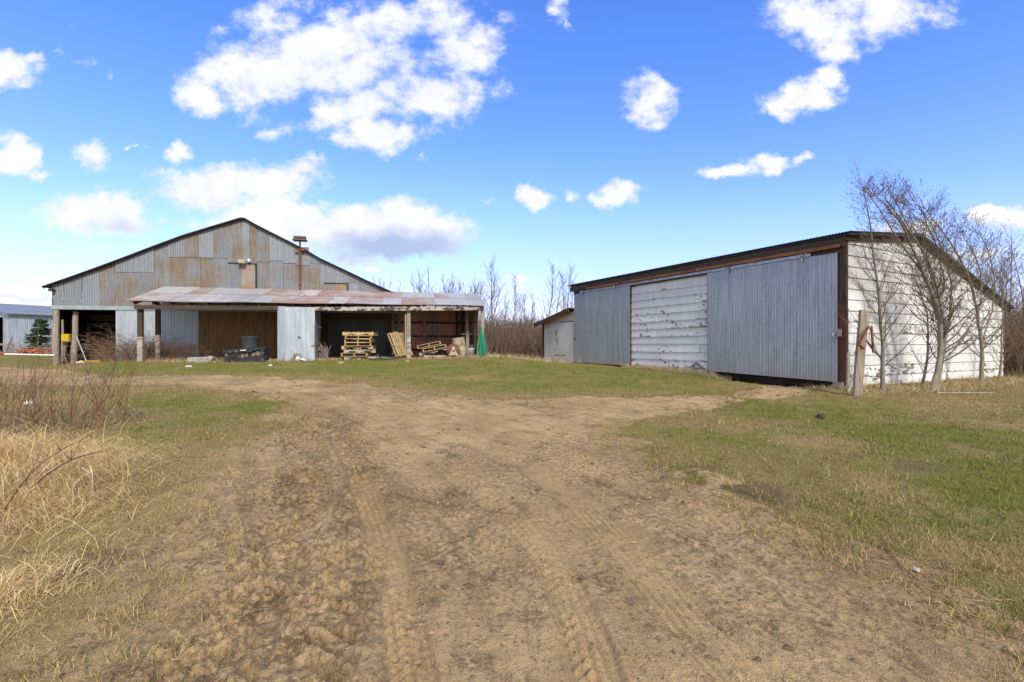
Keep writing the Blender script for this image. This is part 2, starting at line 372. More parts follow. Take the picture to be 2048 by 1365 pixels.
GREEN = _g([(640,738,3.2,.9),(900,738,3.,1.),(1100,745,3.5,1.),(1300,752,2.5,1.),(300,738,3,.8),(1230,770,2.,.7),(1500,790,1.6,.8),(1650,830,1.7,.85),(1820,870,1.6,.7),(1400,880,1.,.65),(1960,930,1.3,.75),
 (2000,1060,.9,1.),(1850,1020,.6,.55),(2060,900,1.6,.8),(330,810,1.6,.85),(480,815,1.4,.9),(350,890,.9,.8),(280,860,.8,.7),(420,850,.9,.8),(300,940,.5,.5),(1700,920,1.,.55),(1600,960,.5,.5),(1950,1180,.35,.7),(330,1290,.16,.8),(1380,955,.2,.8),(560,1020,.2,.3),(330,1085,.2,.5),(1900,1130,.4,.6),(140,715,5,.8),(1750,850,2,.6)])
STRAW = _g([(1650,895,.8,.9),(1800,985,.6,1.),(1900,800,1.2,.9),(2000,850,1.,.8),(1740,790,.8,.9),(1300,765,.5,.5),(960,760,1.,.6),(950,752,.4,.8),(250,1000,1.2,.8),(100,1200,.6,1.),(430,1000,.5,.5),(200,800,2.2,.7),(1020,715,2.2,1.),(1500,760,.6,.6),(600,757,3,.35),(350,745,2.,.3),(1480,850,1.,.4),(1950,1110,.4,.9),(1830,815,.5,.7)])
BRUSHY = _g([(1400,800,1.2,.8),(1500,782,.8,.7),(1500,990,.5,.9),(1400,940,.5,.9),(1330,800,1.,.8),(1650,935,.6,.6),(1850,935,.7,.6),(220,1130,.5,.8),(380,1120,.4,.8),(500,890,.6,.6),(60,860,1.2,.8),(1620,780,.6,1.),(320,1250,.5,.6),(1990,975,.4,.8)])
def blob(x, y, L):
    v = np.zeros(x.shape)
    for a in L: v = np.maximum(v, a[3]*np.exp(-((x-a[0])**2+(y-a[1])**2)/(a[2]**2)))
    return v
def in_building(x, y):
    m = np.zeros(x.shape, bool)
    for F, x0, x1, y0, y1 in ((BARN, .0, 14.3, -.05, 12), (SHED, .06, 9.1, .03, 14)):
        dx, dy = x-F.o[0], y-F.o[1]; lx = dx*F.c+dy*F.s; ly = -dx*F.s+dy*F.c
        m |= (lx > x0) & (lx < x1) & (ly > y0) & (ly < y1)
    return m
def under_lean(x, y):
    dx, dy = x-BARN.o[0], y-BARN.o[1]; lx = dx*BARN.c+dy*BARN.s; ly = -dx*BARN.s+dy*BARN.c
    return (lx > 5.) & (lx < 17.5) & (ly > -2.7) & (ly < 12)
def masks(x, y):
    sd = sdist(x, y, DIRT)
    n = fbm(x*1.3, y*1.3, 3, 5)-.5; n2 = fbm(x*4.5, y*4.5, 9, 4)-.5
    left = sstep(1.0, -1.5, x)*sstep(9.5, 7, y)
    wd = .10+.42*left
    dirt = sstep(wd, -wd*.7, sd+n*(.9+1.0*left)+n2*.5)
    inb = in_building(x, y) | (under_lean(x, y) & (fbm(x*2, y*2, 5, 3) > .4))
    dirt = np.maximum(dirt, inb)
    g = np.clip(blob(x, y, GREEN)*1.05+(fbm(x*.7, y*.7, 21, 4)-.48)*1.2+.40*sstep(0, 2.0, sd)-.30*left, 0, 1)
    s = np.clip(blob(x, y, STRAW)+(fbm(x*.9+5, y*.9, 31, 4)-.55)*1.3+.35*left, 0, 1)
    b = np.clip(blob(x, y, BRUSHY)*sstep(.3, .6, fbm(x*2, y*2, 41, 4)+.1)+(fbm(x*1.6, y*1.6, 47, 4)-.62)*2.5*.6, 0, 1)
    g = np.clip(g*.95, 0, .9)*(1-.6*s)*(1-.7*b)*(.62+.38*sstep(.40, .58, fbm(x*1.9, y*1.9, 23, 4)))
    return sd, dirt, g, s, b
def fine_height(x, y, sd, dirt):
    r = np.hypot(x, y); k = sstep(60, 18, r)
    dz = (fbm(x*.9, y*.9, 51, 3)-.5)*.05 + (fbm(x*3.2, y*3.2, 57, 4)-.5)*.028*(1-.35*dirt)
    rough = sstep(.47, .62, fbm(x*.55+3, y*.55, 61, 3)+.10*sstep(.5, -1.8, x)); ridged = 1-np.abs(fbm(x*5, y*5, 67, 4)*2-1)
    dz += dirt*rough*((ridged-.75)*.012 + (fbm(x*13, y*13, 71, 4)-.5)*.034)*(.35+.65*sstep(.5, -1.6, x))
    cl = fbm(x*9.5, y*9.5, 77, 4, .6); dz += dirt*sstep(.58, .68, cl)*.013*(.3+.7*rough)
    d0, s0, sg = along(x, y, TRACKS[1][0]); lat = d0*np.sign(sg)
    dz += dirt*(fbm(s0*.45, lat*5.5, 93, 3)-.5)*.045                          # long wheel-worn furrows following the drive
    churn = np.zeros(x.shape)
    for q in (2, 3): dd, _, _ = along(x, y, TRACKS[q][0]); churn = np.maximum(churn, sstep(.62, .18, dd))
    churn *= sstep(.30, .55, fbm(x*1.5, y*1.5, 95, 3)+.1)*sstep(13, 8, r); rough = np.maximum(rough*.8, churn)
    dz += dirt*((fbm(x*11+y*4, y*11-x*4, 97, 4, .65)-.5)*.034*churn + (fbm(x*22, y*22, 79, 3)-.5)*(.010+.016*churn))
    rut = np.zeros(x.shape); lugw = np.zeros(x.shape)
    for P, hw, dp, pit, lug in TRACKS:
        if lug < .01: dd, ss, _ = along(x, y, P); rut = np.maximum(rut, sstep(hw*1.25, hw*.8, dd)*sstep(.30, .5, fbm(ss*.35+pit*90, dd*0+pit*30, 99, 2)))
    rut *= .62+.38*sstep(.36, .56, fbm(x*2.6, y*2.6, 101, 4)); dz *= 1-.7*rut; rough *= 1-.7*rut
    for P, hw, dp, pit, lug in TRACKS:
        d, s, side = along(x, y, P); ins = sstep(hw*1.15, hw*.75, d); br = sstep(.30, .55, fbm(x*1.1+pit*50, y*1.1, 83, 3))
        wv = np.sin(2*math.pi*(s+np.abs(side)*.9)/pit + (fbm(x*4, y*4, 85, 3)-.5)*4.5*(lug > .01)+(fbm(x*3, y*3, 86, 2)-.5)*2.)
        jag = sstep(.35, .62, fbm(x*6, y*6, 87, 4))*1.25
        dz += (-dp*1.4*ins + lug*1.75*ins*(np.clip(wv*1.5, -.5, 1))*jag*br + dp*.8*sstep(hw*1.9, hw*1.25, d)*(1-ins))*(.25+.75*np.maximum(dirt, .35))
        if lug < .01: dz -= .008*ins*np.clip(np.sin(2*math.pi*(side+.012*(fbm(s*2.2, side*0+pit*9, 89, 2)-.5))/.052), 0, 1)*(.3+.7*sstep(.34, .56, fbm(s*3.3, side*4, 90, 3)))*sstep(14, 7, r)
        grv = np.clip(np.sin(2*math.pi*side/.052), 0, 1); lugw = np.maximum(lugw, ins*np.clip(-wv*1.5, 0, 1)*br if lug > .01 else ins*rut*grv*.75*(.3+.7*sstep(.34, .56, fbm(s*3.3, side*4, 90, 3)))*sstep(11, 6, r)+.5*sstep(hw*.25, 0, np.abs(d-hw))*rut)
    return dz*k, rut, lugw, rough
SPREAD = 64
th_f = np.linspace(-R(SPREAD), R(SPREAD), 620); th_b = np.linspace(R(SPREAD), 2*math.pi-R(SPREAD), 40)[1:-1]
TH = np.concatenate([th_f, th_b]); rr = [1.0]
while rr[-1] < 34: rr.append(rr[-1]*(1+.0058+.0*rr[-1]))
while rr[-1] < 1500: rr.append(rr[-1]*1.09)
RR = np.array(rr); nr, nt = len(RR), len(TH)
GX = RR[:, None]*np.sin(TH)[None]; GY = RR[:, None]*np.cos(TH)[None]
gx, gy = GX.ravel(), GY.ravel()
sd, dirt, gm, sm_, bm_ = masks(gx, gy)
dz, rut, lugw, rough = fine_height(gx, gy, sd, dirt)
gz = height(gx, gy)+dz
far = np.hypot(gx, gy); gz = np.where(far > 60, gz*sstep(400, 60, far)+.5*(1-sstep(400, 60, far)), gz)
gv = np.concatenate([np.stack([gx, gy, gz], 1), [[0, 0, 0.]]])
i = np.arange(nr-1)[:, None]*nt; k = np.arange(nt)[None]; k2 = (k+1) % nt
gf = np.stack([i+k, i+nt+k, i+nt+k2, i+k2], -1).reshape(-1, 4)
def m_ground():
    t, fin = mat('ground soil and thatch', .95, 0, .1)
    d, g, s, _ = t.tint(); rutm = t.n('ShaderNodeAttribute', attribute_name='tint').outputs['Alpha']; a2 = t.n('ShaderNodeAttribute', attribute_name='tintb'); sp = t.n('ShaderNodeSeparateColor'); t.l.new(a2.outputs['Color'], sp.inputs[0]); dk, lug, ro = sp.outputs
    o = t.n('ShaderNodeTexCoord').outputs['Object']
    n1 = t.noise(o, 1.1, 6, .6); n2 = t.noise(o, 5.5, 6, .65); n3 = t.noise(o, 26, 5, .7); n4 = t.noise(o, 110, 3, .7)
    sand = t.mix(t.ramp(n1, .32, .66), (.385, .262, .13), (.565, .40, .215))
    sand = t.mix(t.math('MULTIPLY', t.ramp(n2, .52, .70), .42), sand, (.22, .15, .085))
    sand = t.mix(t.math('MULTIPLY', t.ramp(n3, .52, .66), .62), sand, (.12, .08, .048))
    crk = t.math('ABSOLUTE', t.math('SUBTRACT', t.noise(o, 13, 6, .7, .3), .5)); mskc = t.math('MULTIPLY', t.ramp(t.noise(o, 3.1, 4, .65), .52, .64), .75)
    rv = t.n('ShaderNodeAttribute', attribute_name='road').outputs['Vector']; stk = t.noise(t.vmath('MULTIPLY', rv, (.40, 5.0, 1)), 1.0, 6, .68); stk2 = t.noise(t.vmath('MULTIPLY', rv, (.9, 15, 1)), 1.3, 5, .65)
    sand = t.mix(t.math('MULTIPLY', t.ramp(stk, .50, .68), .55), sand, (.22, .15, .085)); sand = t.mix(t.math('MULTIPLY', t.ramp(stk2, .52, .68), .42), sand, (.19, .13, .075)); sand = t.mix(t.math('MULTIPLY', t.ramp(stk, .48, .32), .5), sand, (.52, .37, .19))
    sand = t.mix(t.math('MULTIPLY', t.math('MULTIPLY', t.ramp(crk, .022, .0), mskc), .6), sand, (.07, .048, .03))
    sand = t.mix(t.math('MULTIPLY', t.ramp(n4, .50, .66), .42), sand, (.46, .34, .20))
    sand = t.mix(t.math('MULTIPLY', t.ramp(n4, .48, .34), .5), sand, (.13, .088, .05))
    sand = t.mix(t.math('MULTIPLY', t.math('MULTIPLY', ro, t.ramp(n3, .35, .62)), .62), sand, (.125, .082, .045))
    sand = t.mix(t.math('MULTIPLY', rutm, .5), sand, t.mix(t.ramp(n4, .35, .65), (.36, .25, .125), (.56, .40, .205)))
    sand = t.mix(t.math('MULTIPLY', lug, .55), sand, (.15, .10, .058))
    gr = t.mix(t.ramp(t.noise(o, 40, 4, .7), .35, .65), (.17, .125, .05), (.33, .25, .105))
    gr = t.mix(t.math('MULTIPLY', t.ramp(t.math('ADD', t.math('ADD', g, t.math('MULTIPLY', t.math('SUBTRACT', n2, .5), 1.3)), t.math('MULTIPLY', t.math('SUBTRACT', n3, .5), 1.2)), .15, 1.0), .85), gr, t.mix(t.ramp(n4, .35, .65), (.10, .115, .02), (.20, .21, .042)))
    gr = t.mix(t.math('MULTIPLY', t.ramp(t.math('ADD', s, t.math('MULTIPLY', t.math('SUBTRACT', n3, .5), .8)), .3, .9), .7), gr, t.mix(t.ramp(n4, .35, .65), (.25, .18, .08), (.42, .32, .15)))
    gr = t.mix(t.math('MULTIPLY', t.ramp(t.math('ADD', dk, t.math('MULTIPLY', t.math('SUBTRACT', n3, .5), .8)), .3, .8), .75), gr, t.mix(t.ramp(n4, .35, .65), (.10, .07, .04), (.19, .135, .08)))
    c = t.mix(t.ramp(t.math('ADD', d, t.math('MULTIPLY', t.math('SUBTRACT', n3, .5), .8)), .25, .75), gr, sand)
    h = t.math('ADD', t.math('ADD', t.math('MULTIPLY', n3, .9), t.math('MULTIPLY', n4, .6)), t.math('MULTIPLY', t.math('MULTIPLY', t.ramp(crk, .05, .0), mskc), -.7))
    return fin(c, h, .85, .035)
M['ground'] = m_ground()
c1 = np.concatenate([np.stack([dirt, gm, sm_], 1), [[1, 0, 0]]])
c1 = np.concatenate([c1, np.concatenate([rut*np.clip(dirt+.3, 0, 1), [0]])[:, None]], 1); gob = np_mesh('ground', gv, gf, M['ground'], None, c1)
_d, _s, _sd = along(gv[:, 0], gv[:, 1], TRACKS[1][0]); ra = gob.data.attributes.new('road', 'FLOAT_VECTOR', 'POINT'); ra.data.foreach_set('vector', np.stack([_s, _d*np.sign(_sd), 0*_s], 1).astype(np.float32).ravel())
a_ = gob.data.attributes.new('tintb', 'FLOAT_COLOR', 'POINT'); c2 = np.ones((len(gv), 4), np.float32); c2[:-1, 0] = bm_; c2[:-1, 1] = lugw; c2[:-1, 2] = rough*np.maximum(dirt, .3); a_.data.foreach_set('color', c2.ravel())
tag(gob, 'sandy farm yard with tyre ruts and thin spring turf', kind='structure')
# the disc under the tripod
def surf(x, y):
    s_, d_, *_ = masks(x, y); z_, *_ = fine_height(x, y, s_, d_); return height(x, y)+z_
# ------------------------------------------------------------------ short turf
rng = np.random.default_rng(7)
def blades(name, x, y, h, w, lean, col, seg=1, tag_label=None):
    n = len(x); z = surf(x, y)-.004
    th = rng.uniform(0, 2*math.pi, n); ld = rng.uniform(0, 2*math.pi, n)
    ax, ay = np.cos(th)*w/2, np.sin(th)*w/2; tx = np.cos(ld)*h*lean; ty = np.sin(ld)*h*lean; tz = h*np.sqrt(np.clip(1-lean**2, .05, 1))
    V = np.stack([np.stack([x-ax, y-ay, z], 1), np.stack([x+ax, y+ay, z], 1), np.stack([x+tx, y+ty, z+tz], 1)], 1).reshape(-1, 3)
    F = np.arange(3*n).reshape(-1, 3)
    o = np_mesh(name, V, F, M['blade'], None, np.repeat(col, 3, 0), False)
    return tag(o, tag_label, kind='stuff')
def blade_col(n, g, s, b):
    u = rng.random(n)[:, None]; t1 = rng.random(n); kind = np.clip(g*1.2+.20-.25*s, 0, 1)
    green = np.array([.10, .12, .022])*(1-u)+np.array([.23, .245, .055])*u
    straw = np.array([.27, .195, .075])*(1-u)+np.array([.49, .38, .175])*u
    brown = np.array([.13, .09, .045])*(1-u)+np.array([.24, .17, .095])*u
    c = np.where((t1 < kind)[:, None], green, straw); return np.where((rng.random(n) < .18+.6*b)[:, None] & (t1 >= kind)[:, None], brown, c)
def turf(n, r0, r1, label, name='grass'):
    r = np.exp(rng.uniform(math.log(r0), math.log(r1), n)); a = rng.uniform(-R(58), R(58), n)
    x = r*np.sin(a); y = r*np.cos(a); sd, d, g, s, b = masks(x, y)
    pr = np.clip(1.0-1.12*d, 0, 1)*(.55+.45*g+.2*s)*(1-.45*b)*sstep(.25, .55, fbm(x*6, y*6, 91, 3)+.18*(g+s)); keep = (rng.random(n) < pr) & ~in_building(x, y)
    x, y, r, g, s, b = (q[keep] for q in (x, y, r, g, s, b)); m = len(x)
    h = rng.uniform(.014, .036, m)*(1+.5*g+.2*s)*(.78+.02*r); w = .0023*(1+r/4.5)*rng.uniform(.7, 1.3, m)
    return blades(name, x, y, h, w, rng.uniform(.3, .96, m), blade_col(m, g, s, b), 1, label)
turf(900000, 2.0, 27, 'short patchy spring turf of green and straw blades')
def tufts(nt, per):
    r = np.exp(rng.uniform(math.log(2.2), math.log(20), nt)); a = rng.uniform(-R(58), R(58), nt); x = r*np.sin(a); y = r*np.cos(a); sd, d, g, s, b = masks(x, y)
    keep = (sd > -.5) & (rng.random(nt) < (.25+.6*g+.5*s+.8*np.exp(-(sd/.35)**2))*(1-.75*sstep(-.8, -2.2, x)*sstep(8, 6, y))) & ~in_building(x, y); x, y, r, g, s, b = (np.repeat(q[keep], per) for q in (x, y, r, g, s, b)); m = len(x); sc_ = np.repeat(rng.uniform(.6, 1.5, m//per), per)
    x = x+rng.normal(0, .022, m)*sc_*(1+.06*r); y = y+rng.normal(0, .022, m)*sc_*(1+.06*r)
    blades('grass', x, y, rng.uniform(.03, .085, m)*sc_, .0026*(1+r/4.5)*rng.uniform(.7, 1.3, m), rng.uniform(.3, .95, m), blade_col(m, np.clip(g*rng.uniform(.6, 1.5, m), 0, 1), s, b*.5), 1, 'scattered longer tufts of green and dead grass')
tufts(9000, 16)

# ------------------------------------------------------------------ camera, sun, sky
cam = bpy.data.cameras.new('camera'); cam.lens = 36*FOC/2048; cam.sensor_width = 36; cam.sensor_fit = 'HORIZONTAL'; cam.clip_end = 4000; cam.clip_start = .05
cam.shift_y = (CY-682.5)/2048
co = link('camera', cam); co.location = (0, 0, EYE); co.rotation_euler = (R(90), 0, 0); sc.camera = co
SUN_DIR = Vector((.36, -.93, .80)).normalized(); el = math.asin(SUN_DIR.z); rot = math.atan2(SUN_DIR.x, SUN_DIR.y)
sl = bpy.data.lights.new('sun', 'SUN'); sl.energy = 1.75; sl.angle = R(8); sl.color = (1, .92, .82)
so = link('sun', sl); so.rotation_euler = SUN_DIR.to_track_quat('Z', 'Y').to_euler(); so.location = (0, 0, 60)
w = bpy.data.worlds.new('World'); sc.world = w; w.use_nodes = True; t = NT(w.node_tree); bg = w.node_tree.nodes['Background']
sky = t.n('ShaderNodeTexSky', sky_type='NISHITA'); sky.sun_disc = False; sky.sun_elevation = el; sky.sun_rotation = rot; sky.air_density = 1.0; sky.dust_density = .0; sky.ozone_density = 4.0
dirv = t.n('ShaderNodeTexCoord').outputs['Generated']
sp = t.n('ShaderNodeSeparateXYZ'); t.l.new(dirv, sp.inputs[0])
ay = t.math('MAXIMUM', t.math('ABSOLUTE', sp.outputs[1]), .12)
U = t.math('DIVIDE', sp.outputs[0], ay); V = t.math('DIVIDE', sp.outputs[2], ay)
cb = t.n('ShaderNodeCombineXYZ'); t.l.new(U, cb.inputs[0]); t.l.new(V, cb.inputs[1]); uv = cb.outputs[0]
wv = t.n('ShaderNodeTexNoise'); t.l.new(uv, wv.inputs[0]); wv.inputs['Scale'].default_value = 8.; wv.inputs['Detail'].default_value = 6; wv.inputs['Roughness'].default_value = .62
warp = t.vmath('MULTIPLY_ADD', t.vmath('SUBTRACT', wv.outputs['Color'], (.5, .5, .5)), (.15, .11, 0), uv)
CLOUDS = [  # px, py, half width, half height, strength
 (640,110,190,110,.78),(520,150,150,80,.8),(760,50,120,110,.66),(905,80,110,110,.72),(400,195,60,40,.8),(700,215,150,55,.8),(860,185,130,65,.75),(960,205,75,30,.55),(560,60,120,60,.7),(450,60,60,35,.45),
 (760,265,120,36,.9),(830,250,45,28,.8),(690,280,60,22,.6),(560,258,34,20,.5),(855,303,20,14,.45),
 (20,130,60,42,.8),(0,165,30,25,.6),(170,125,45,16,.4),(100,100,20,12,.3),(240,150,16,9,.3),(140,50,30,25,.28),
 (20,305,62,42,.85),(75,345,24,14,.7),(185,312,50,38,.95),(345,298,34,22,.75),(250,296,10,8,.4),(280,293,10,7,.3),
 (180,425,115,50,1.15),(230,455,80,36,1.),(120,440,50,25,.6),(480,360,170,42,1.1),(400,385,110,38,.95),(600,345,60,34,.95),(380,410,90,24,.6),
 (560,440,190,46,1.2),(730,452,200,58,1.3),(860,465,80,52,1.2),(780,498,150,34,1.1),(700,525,60,18,.6),(450,440,80,25,.7),
 (1068,392,40,28,1.),(1140,390,30,18,.6),(1245,382,52,28,.9),(1310,390,18,9,.45),(1450,342,58,18,.85),(1540,328,62,20,.9),(1605,322,22,14,.7),(1490,335,50,14,.6),
 (1300,190,58,52,.75),(1290,235,40,20,.55),(1330,170,30,25,.5),(1610,190,85,45,.8),(1650,165,50,34,.8),(1570,215,50,28,.6),(1690,180,22,20,.4),(1650,45,110,70,.85),(1760,20,110,70,.75),(1680,100,80,30,.7),(1600,10,80,26,.7),(1870,30,60,40,.4),
 (1130,40,28,38,.6),(1140,65,14,16,.5),(1520,222,18,12,.3),(1000,205,25,14,.4),
 (1985,440,62,27,.95),(1850,455,75,24,.7),(1760,450,60,12,.5),(2050,440,50,25,.8),(1920,500,120,22,.55),(2080,500,100,30,.5),
 (40,570,90,14,.8),(30,600,110,15,.75),(-80,560,120,30,.7),(60,630,90,14,.5),(205,525,26,10,.5),(740,548,30,9,.55),(880,530,16,8,.5),(965,415,14,9,.45),(985,412,10,7,.3),(1050,565,50,14,.6),(1000,585,70,16,.5),(880,600,120,18,.5),(1130,600,60,12,.4),(1200,620,200,16,.35),
 (-250,250,140,60,.9),(-300,480,160,50,.9),(2300,200,140,70,.8),(2450,480,150,60,.8),(1200,-250,260,90,.8),(300,-300,240,90,.8),(1900,-350,240,90,.8)]
den = None
for px, py, rx, ry, a in CLOUDS:
    cu, cv = (px-CX)/FOC, (CY-py)/FOC; sx, sy = FOC/rx/1.28, FOC/ry/1.28
    L = t.vmath('LENGTH', t.vmath('MULTIPLY_ADD', warp, (sx, sy, 0), (-cu*sx, -cv*sy, 0)))
    v = t.math('MULTIPLY', t.math('SUBTRACT', 1., L), a)
    v = t.math('MAXIMUM', v, 0.) if den is None else v
    den = v if den is None else t.math('SMOOTH_MAX', den, v, .12)
uvs = t.vmath('MULTIPLY', uv, (1, 1.35, 1))
cn = t.noise(uvs, 8.5, 9, .64); cn2 = t.noise(uvs, 19, 6, .6)
df = t.math('ADD', den, t.math('ADD', t.math('MULTIPLY', t.math('SUBTRACT', cn, .51), 1.75), t.math('MULTIPLY', t.math('SUBTRACT', cn2, .5), .5)))
cover = t.math('MULTIPLY', t.ramp(df, .10, .64), t.ramp(den, .0, .2))
back = t.math('MULTIPLY', t.ramp(sp.outputs[1], .05, -.35), t.ramp(t.noise(dirv, 1.6, 6, .6), .30, .52))  # unseen cloud cover behind the camera, added to make the skylight less blue
cover = t.math('MAXIMUM', cover, back)
high = t.math('MULTIPLY', t.ramp(sp.outputs[2], .70, .86), t.ramp(t.noise(dirv, 2.6, 6, .6), .34, .52)); cover = t.math('MAXIMUM', cover, high)
below = None
for px, py, rx, ry, a in [(800,500,180,46,1.15),(730,520,130,26,.8),(870,490,90,40,.85),(640,160,160,50,.14),(780,150,130,100,.2),(900,140,90,80,.14),(250,465,80,25,.4),(1900,470,110,22,.5),(1985,462,70,16,.6),(60,590,110,12,.4),(1760,70,90,40,.15),(60,640,100,14,.5)]:
    cu, cv = (px-CX)/FOC, (CY-py)/FOC; sx, sy = FOC/rx/1.2, FOC/ry/1.2
    v = t.math('MULTIPLY', t.math('SUBTRACT', 1., t.vmath('LENGTH', t.vmath('MULTIPLY_ADD', warp, (sx, sy, 0), (-cu*sx, -cv*sy, 0)))), a*1.3)
    below = t.math('MAXIMUM', v, 0.) if below is None else t.math('MAXIMUM', below, v)
shade = t.math('ADD', t.math('MULTIPLY', below, .9), t.math('MULTIPLY', t.ramp(cn, .58, .34), .26), clamp=True)
SKY_S = .10
ccol = t.mix(shade, (4.25, 4.28, 4.4), (2.05, 2.5, 3.7))
hs = t.n('ShaderNodeHueSaturation'); t.l.new(sky.outputs[0], hs.inputs['Color']); hs.inputs['Saturation'].default_value = 1.25; hs.inputs['Value'].default_value = 1.0
skc = t.mix(1., hs.outputs[0], (1.72, 1.09, 1.34), 'MULTIPLY')
skc = t.mix(t.math('MULTIPLY', t.ramp(V, .40, -.02), .75), skc, (1.95, 2.95, 4.3))
final = t.mix(cover, skc, ccol)
t.l.new(final, bg.inputs['Color']); bg.inputs['Strength'].default_value = SKY_S
sc.view_settings.view_transform = 'Standard'; sc.view_settings.look = 'None'; sc.view_settings.gamma = 1; sc.view_settings.exposure = 1.26
sc.cycles.max_bounces = 6; sc.cycles.transparent_max_bounces = 4
sc.cycles.use_denoising = True
X, Y, Z = Vector((1, 0, 0)), Vector((0, 1, 0)), Vector((0, 0, 1))
def place(fr, name, label, cat, lx, ly, lz, group=None):      # a thing whose local axes follow the building's frame
    p = fr.world((lx, ly, lz)); return thing(name, label, cat, p, fr.th, group)
# ================================================================== big barn
barn = thing('barn', 'large gabled barn clad in patchwork rusty and galvanised corrugated sheets', 'barn', BARN.o, BARN.th)
H = lambda px, py, c=0.: BARN.hit_y(px, py, c)
roofpx = [(90,574),(145,555),(198,536),(252,516),(307,495),(369,472),(425,455),(483,437.5),(492,438),(513,450),(540,464),(584,486),(620,505),(642,518),(689,540),(735,562),(786,585),(822,601)]
RP = [H(*p) for p in roofpx]; RX = [p.x for p in RP]; RZ = [p.z for p in RP]
def rz(x): return float(np.interp(x, RX, RZ))-.035
BAND = H(105, 619).z; BANDT = H(105, 612.5).z; GB = -.35
def corr_px(mb, x0, x1, y0, y1, c, off=0., rib=False, pitch=.088, amp=.010, d=0., rows=2):
    """corrugated sheet between photo columns; y0 top row (None = roof line), y1 bottom row"""
    a = H(x0, 650, d).x; b = H(x1, 650, d).x; xm = (x0+x1)/2
    zt = None if y0 is None else H(xm, y0, d).z; zb = BANDT if y1 is None else H(xm, y1, d).z
    mb.corr((a, d-off, 0), X, Z, -Y, b-a, zb, (lambda u: rz(a+u)) if zt is None else zt, pitch, amp, 0, c, rows, ph=(x0*.37) % 6.28, rib=rib, wob=.004)
g = MB(); N_ = None
SH = [(104,127,N_,N_,.05,.62),(127,164,N_,N_,.14,.5),(164,199,N_,N_,.10,.6),(199,231,N_,N_,.52,.5),(231,273,544,N_,.42,.5),(273,307,544,N_,.40,.5),(307,338,N_,N_,.46,.55),
 (338,369,514,N_,.60,.35),(369,402,514,N_,.42,.4),(402,428,515,N_,.55,.5),(428,456,516,N_,.42,.5),(456,484,527,N_,.30,.38),(512,540,523,N_,.44,.42),(540,567,521,N_,.24,.5),(567,592,526,N_,.32,.45),(592,620,530,N_,.40,.5),(620,641,525,N_,.36,.45),(641,654,N_,N_,.12,.55),(695,717,565,N_,.08,.62),(717,742,N_,N_,.26,.48),(742,785,N_,N_,.28,.45),(785,822,N_,N_,.28,.45),(484,512,527,N_,.5,.5)]
SU = [(231,273,N_,545,.16,.55),(272,308,N_,545,.04,.58),(338,369,N_,515,.20,.45),(369,398,N_,515,.46,.5),(396,428,N_,516,.02,.66),(427,457,N_,517,.42,.38),(456,486,N_,527,.50,.52),(485,500,N_,527,.25,.6),(499,514,N_,527,.58,.55),(513,541,N_,524,.36,.4),(540,568,N_,522,.02,.66),(566,593,N_,527,.04,.58),(592,620,N_,531,.30,.55),(618,642,N_,526,.20,.55),(653,673,N_,567,.06,.6),(672,696,N_,567,.12,.56),(694,718,N_,566,.42,.45),(594,618,495,512,.62,.5)]
for x0, x1, y0, y1, r, l in SH: corr_px(g, x0, x1, y0, y1, (r, l, 0))
for k, (x0, x1, y0, y1, r, l) in enumerate(SU): corr_px(g, x0, x1, y0, y1, (r, l, 0), .022+.003*(k % 2))
g.build('gable_wall', M['galv_barn'], barn)
ld = MB(); corr_px(ld, 454, 483, 528, 577, (.22,.3,0), .05); nf_ = len(ld.f); corr_px(ld, 483, 511, 528, 577, (.55,.6,0), .055); ld.m[nf_:] = [1]*(len(ld.f)-nf_); o = ld.build('loft_door', [M['galv_barn'], M['galv_orange']], barn); o['label'] = 'loft door with one orange rusted sheet'
ld = MB(); corr_px(ld, 646, 671, 567, 590, (.42,.7,.3), .05); nf_ = len(ld.f); corr_px(ld, 671, 694, 568, 590, (.6,.6,0), .05); ld.m[nf_:] = [1]*(len(ld.f)-nf_); ld.build('hatch', [M['galv_barn'], M['galv_orange']], barn)
tr = MB(); a = H(456, 526.5, -.03); b = H(512.5, 527.5, -.03); tr.b(a.x, b.x, -.075, -.02, a.z-.03, a.z+.02); c = H(512.5, 575, -.03); tr.b(b.x-.01, b.x+.03, -.075, -.02, c.z, b.z)
tr.build('gap_shade_strip', M['black_edge'], barn); tr = MB(); a = H(648, 566.5, -.03); b = H(695.5, 567, -.03); tr.b(a.x, b.x, -.075, -.02, a.z-.025, a.z+.02); c = H(695, 588, -.03); tr.b(b.x-.02, b.x+.02, -.075, -.02, c.z, b.z); tr.build('gap_shade_strip', M['black_edge'], barn)  # black strips stand in for gap shade around the loft door and hatch
bt = MB(); xr = H(824, 650).x; bt.b(H(104.5, 650).x, xr, -.055, -.022, BAND+.0, BANDT+.03); bt.build('eave_band', M['blue_trim'], barn)
low = MB(); a = H(232, 650).x; b = H(396, 650).x
for q in range(6):
    u0 = a+(b-a)*q/6; low.corr((u0, -.012-.004*(q % 2), 0), X, Z, -Y, (b-a)/6+.03, GB+.1, BAND+.01, .095, .007, 0, (.02+.05*(q % 3 == 1), .55+.05*(q % 2), 0), 2, rib=True)
low.build('galvanised_wall', M['galv_low'], barn)
br = MB(); a = H(396, 650).x; b = H(571, 650).x; n = 8
for q in range(n):
    u0 = a+(b-a)*q/n; br.corr((u0, -.0-.012*(q % 2), 0), X, Z, -Y, (b-a)/n+.05, GB, BAND+.02, .094, .016, 0, (.3+.2*((q*7) % 3), .35+.2*((q*5) % 3), 0), 3, ph=q, wob=.006)
br.build('rusty_wall', M['brown_sheet'], barn)
dk = MB(); a = H(655, 650, .25).x; b = H(776, 650, .25).x
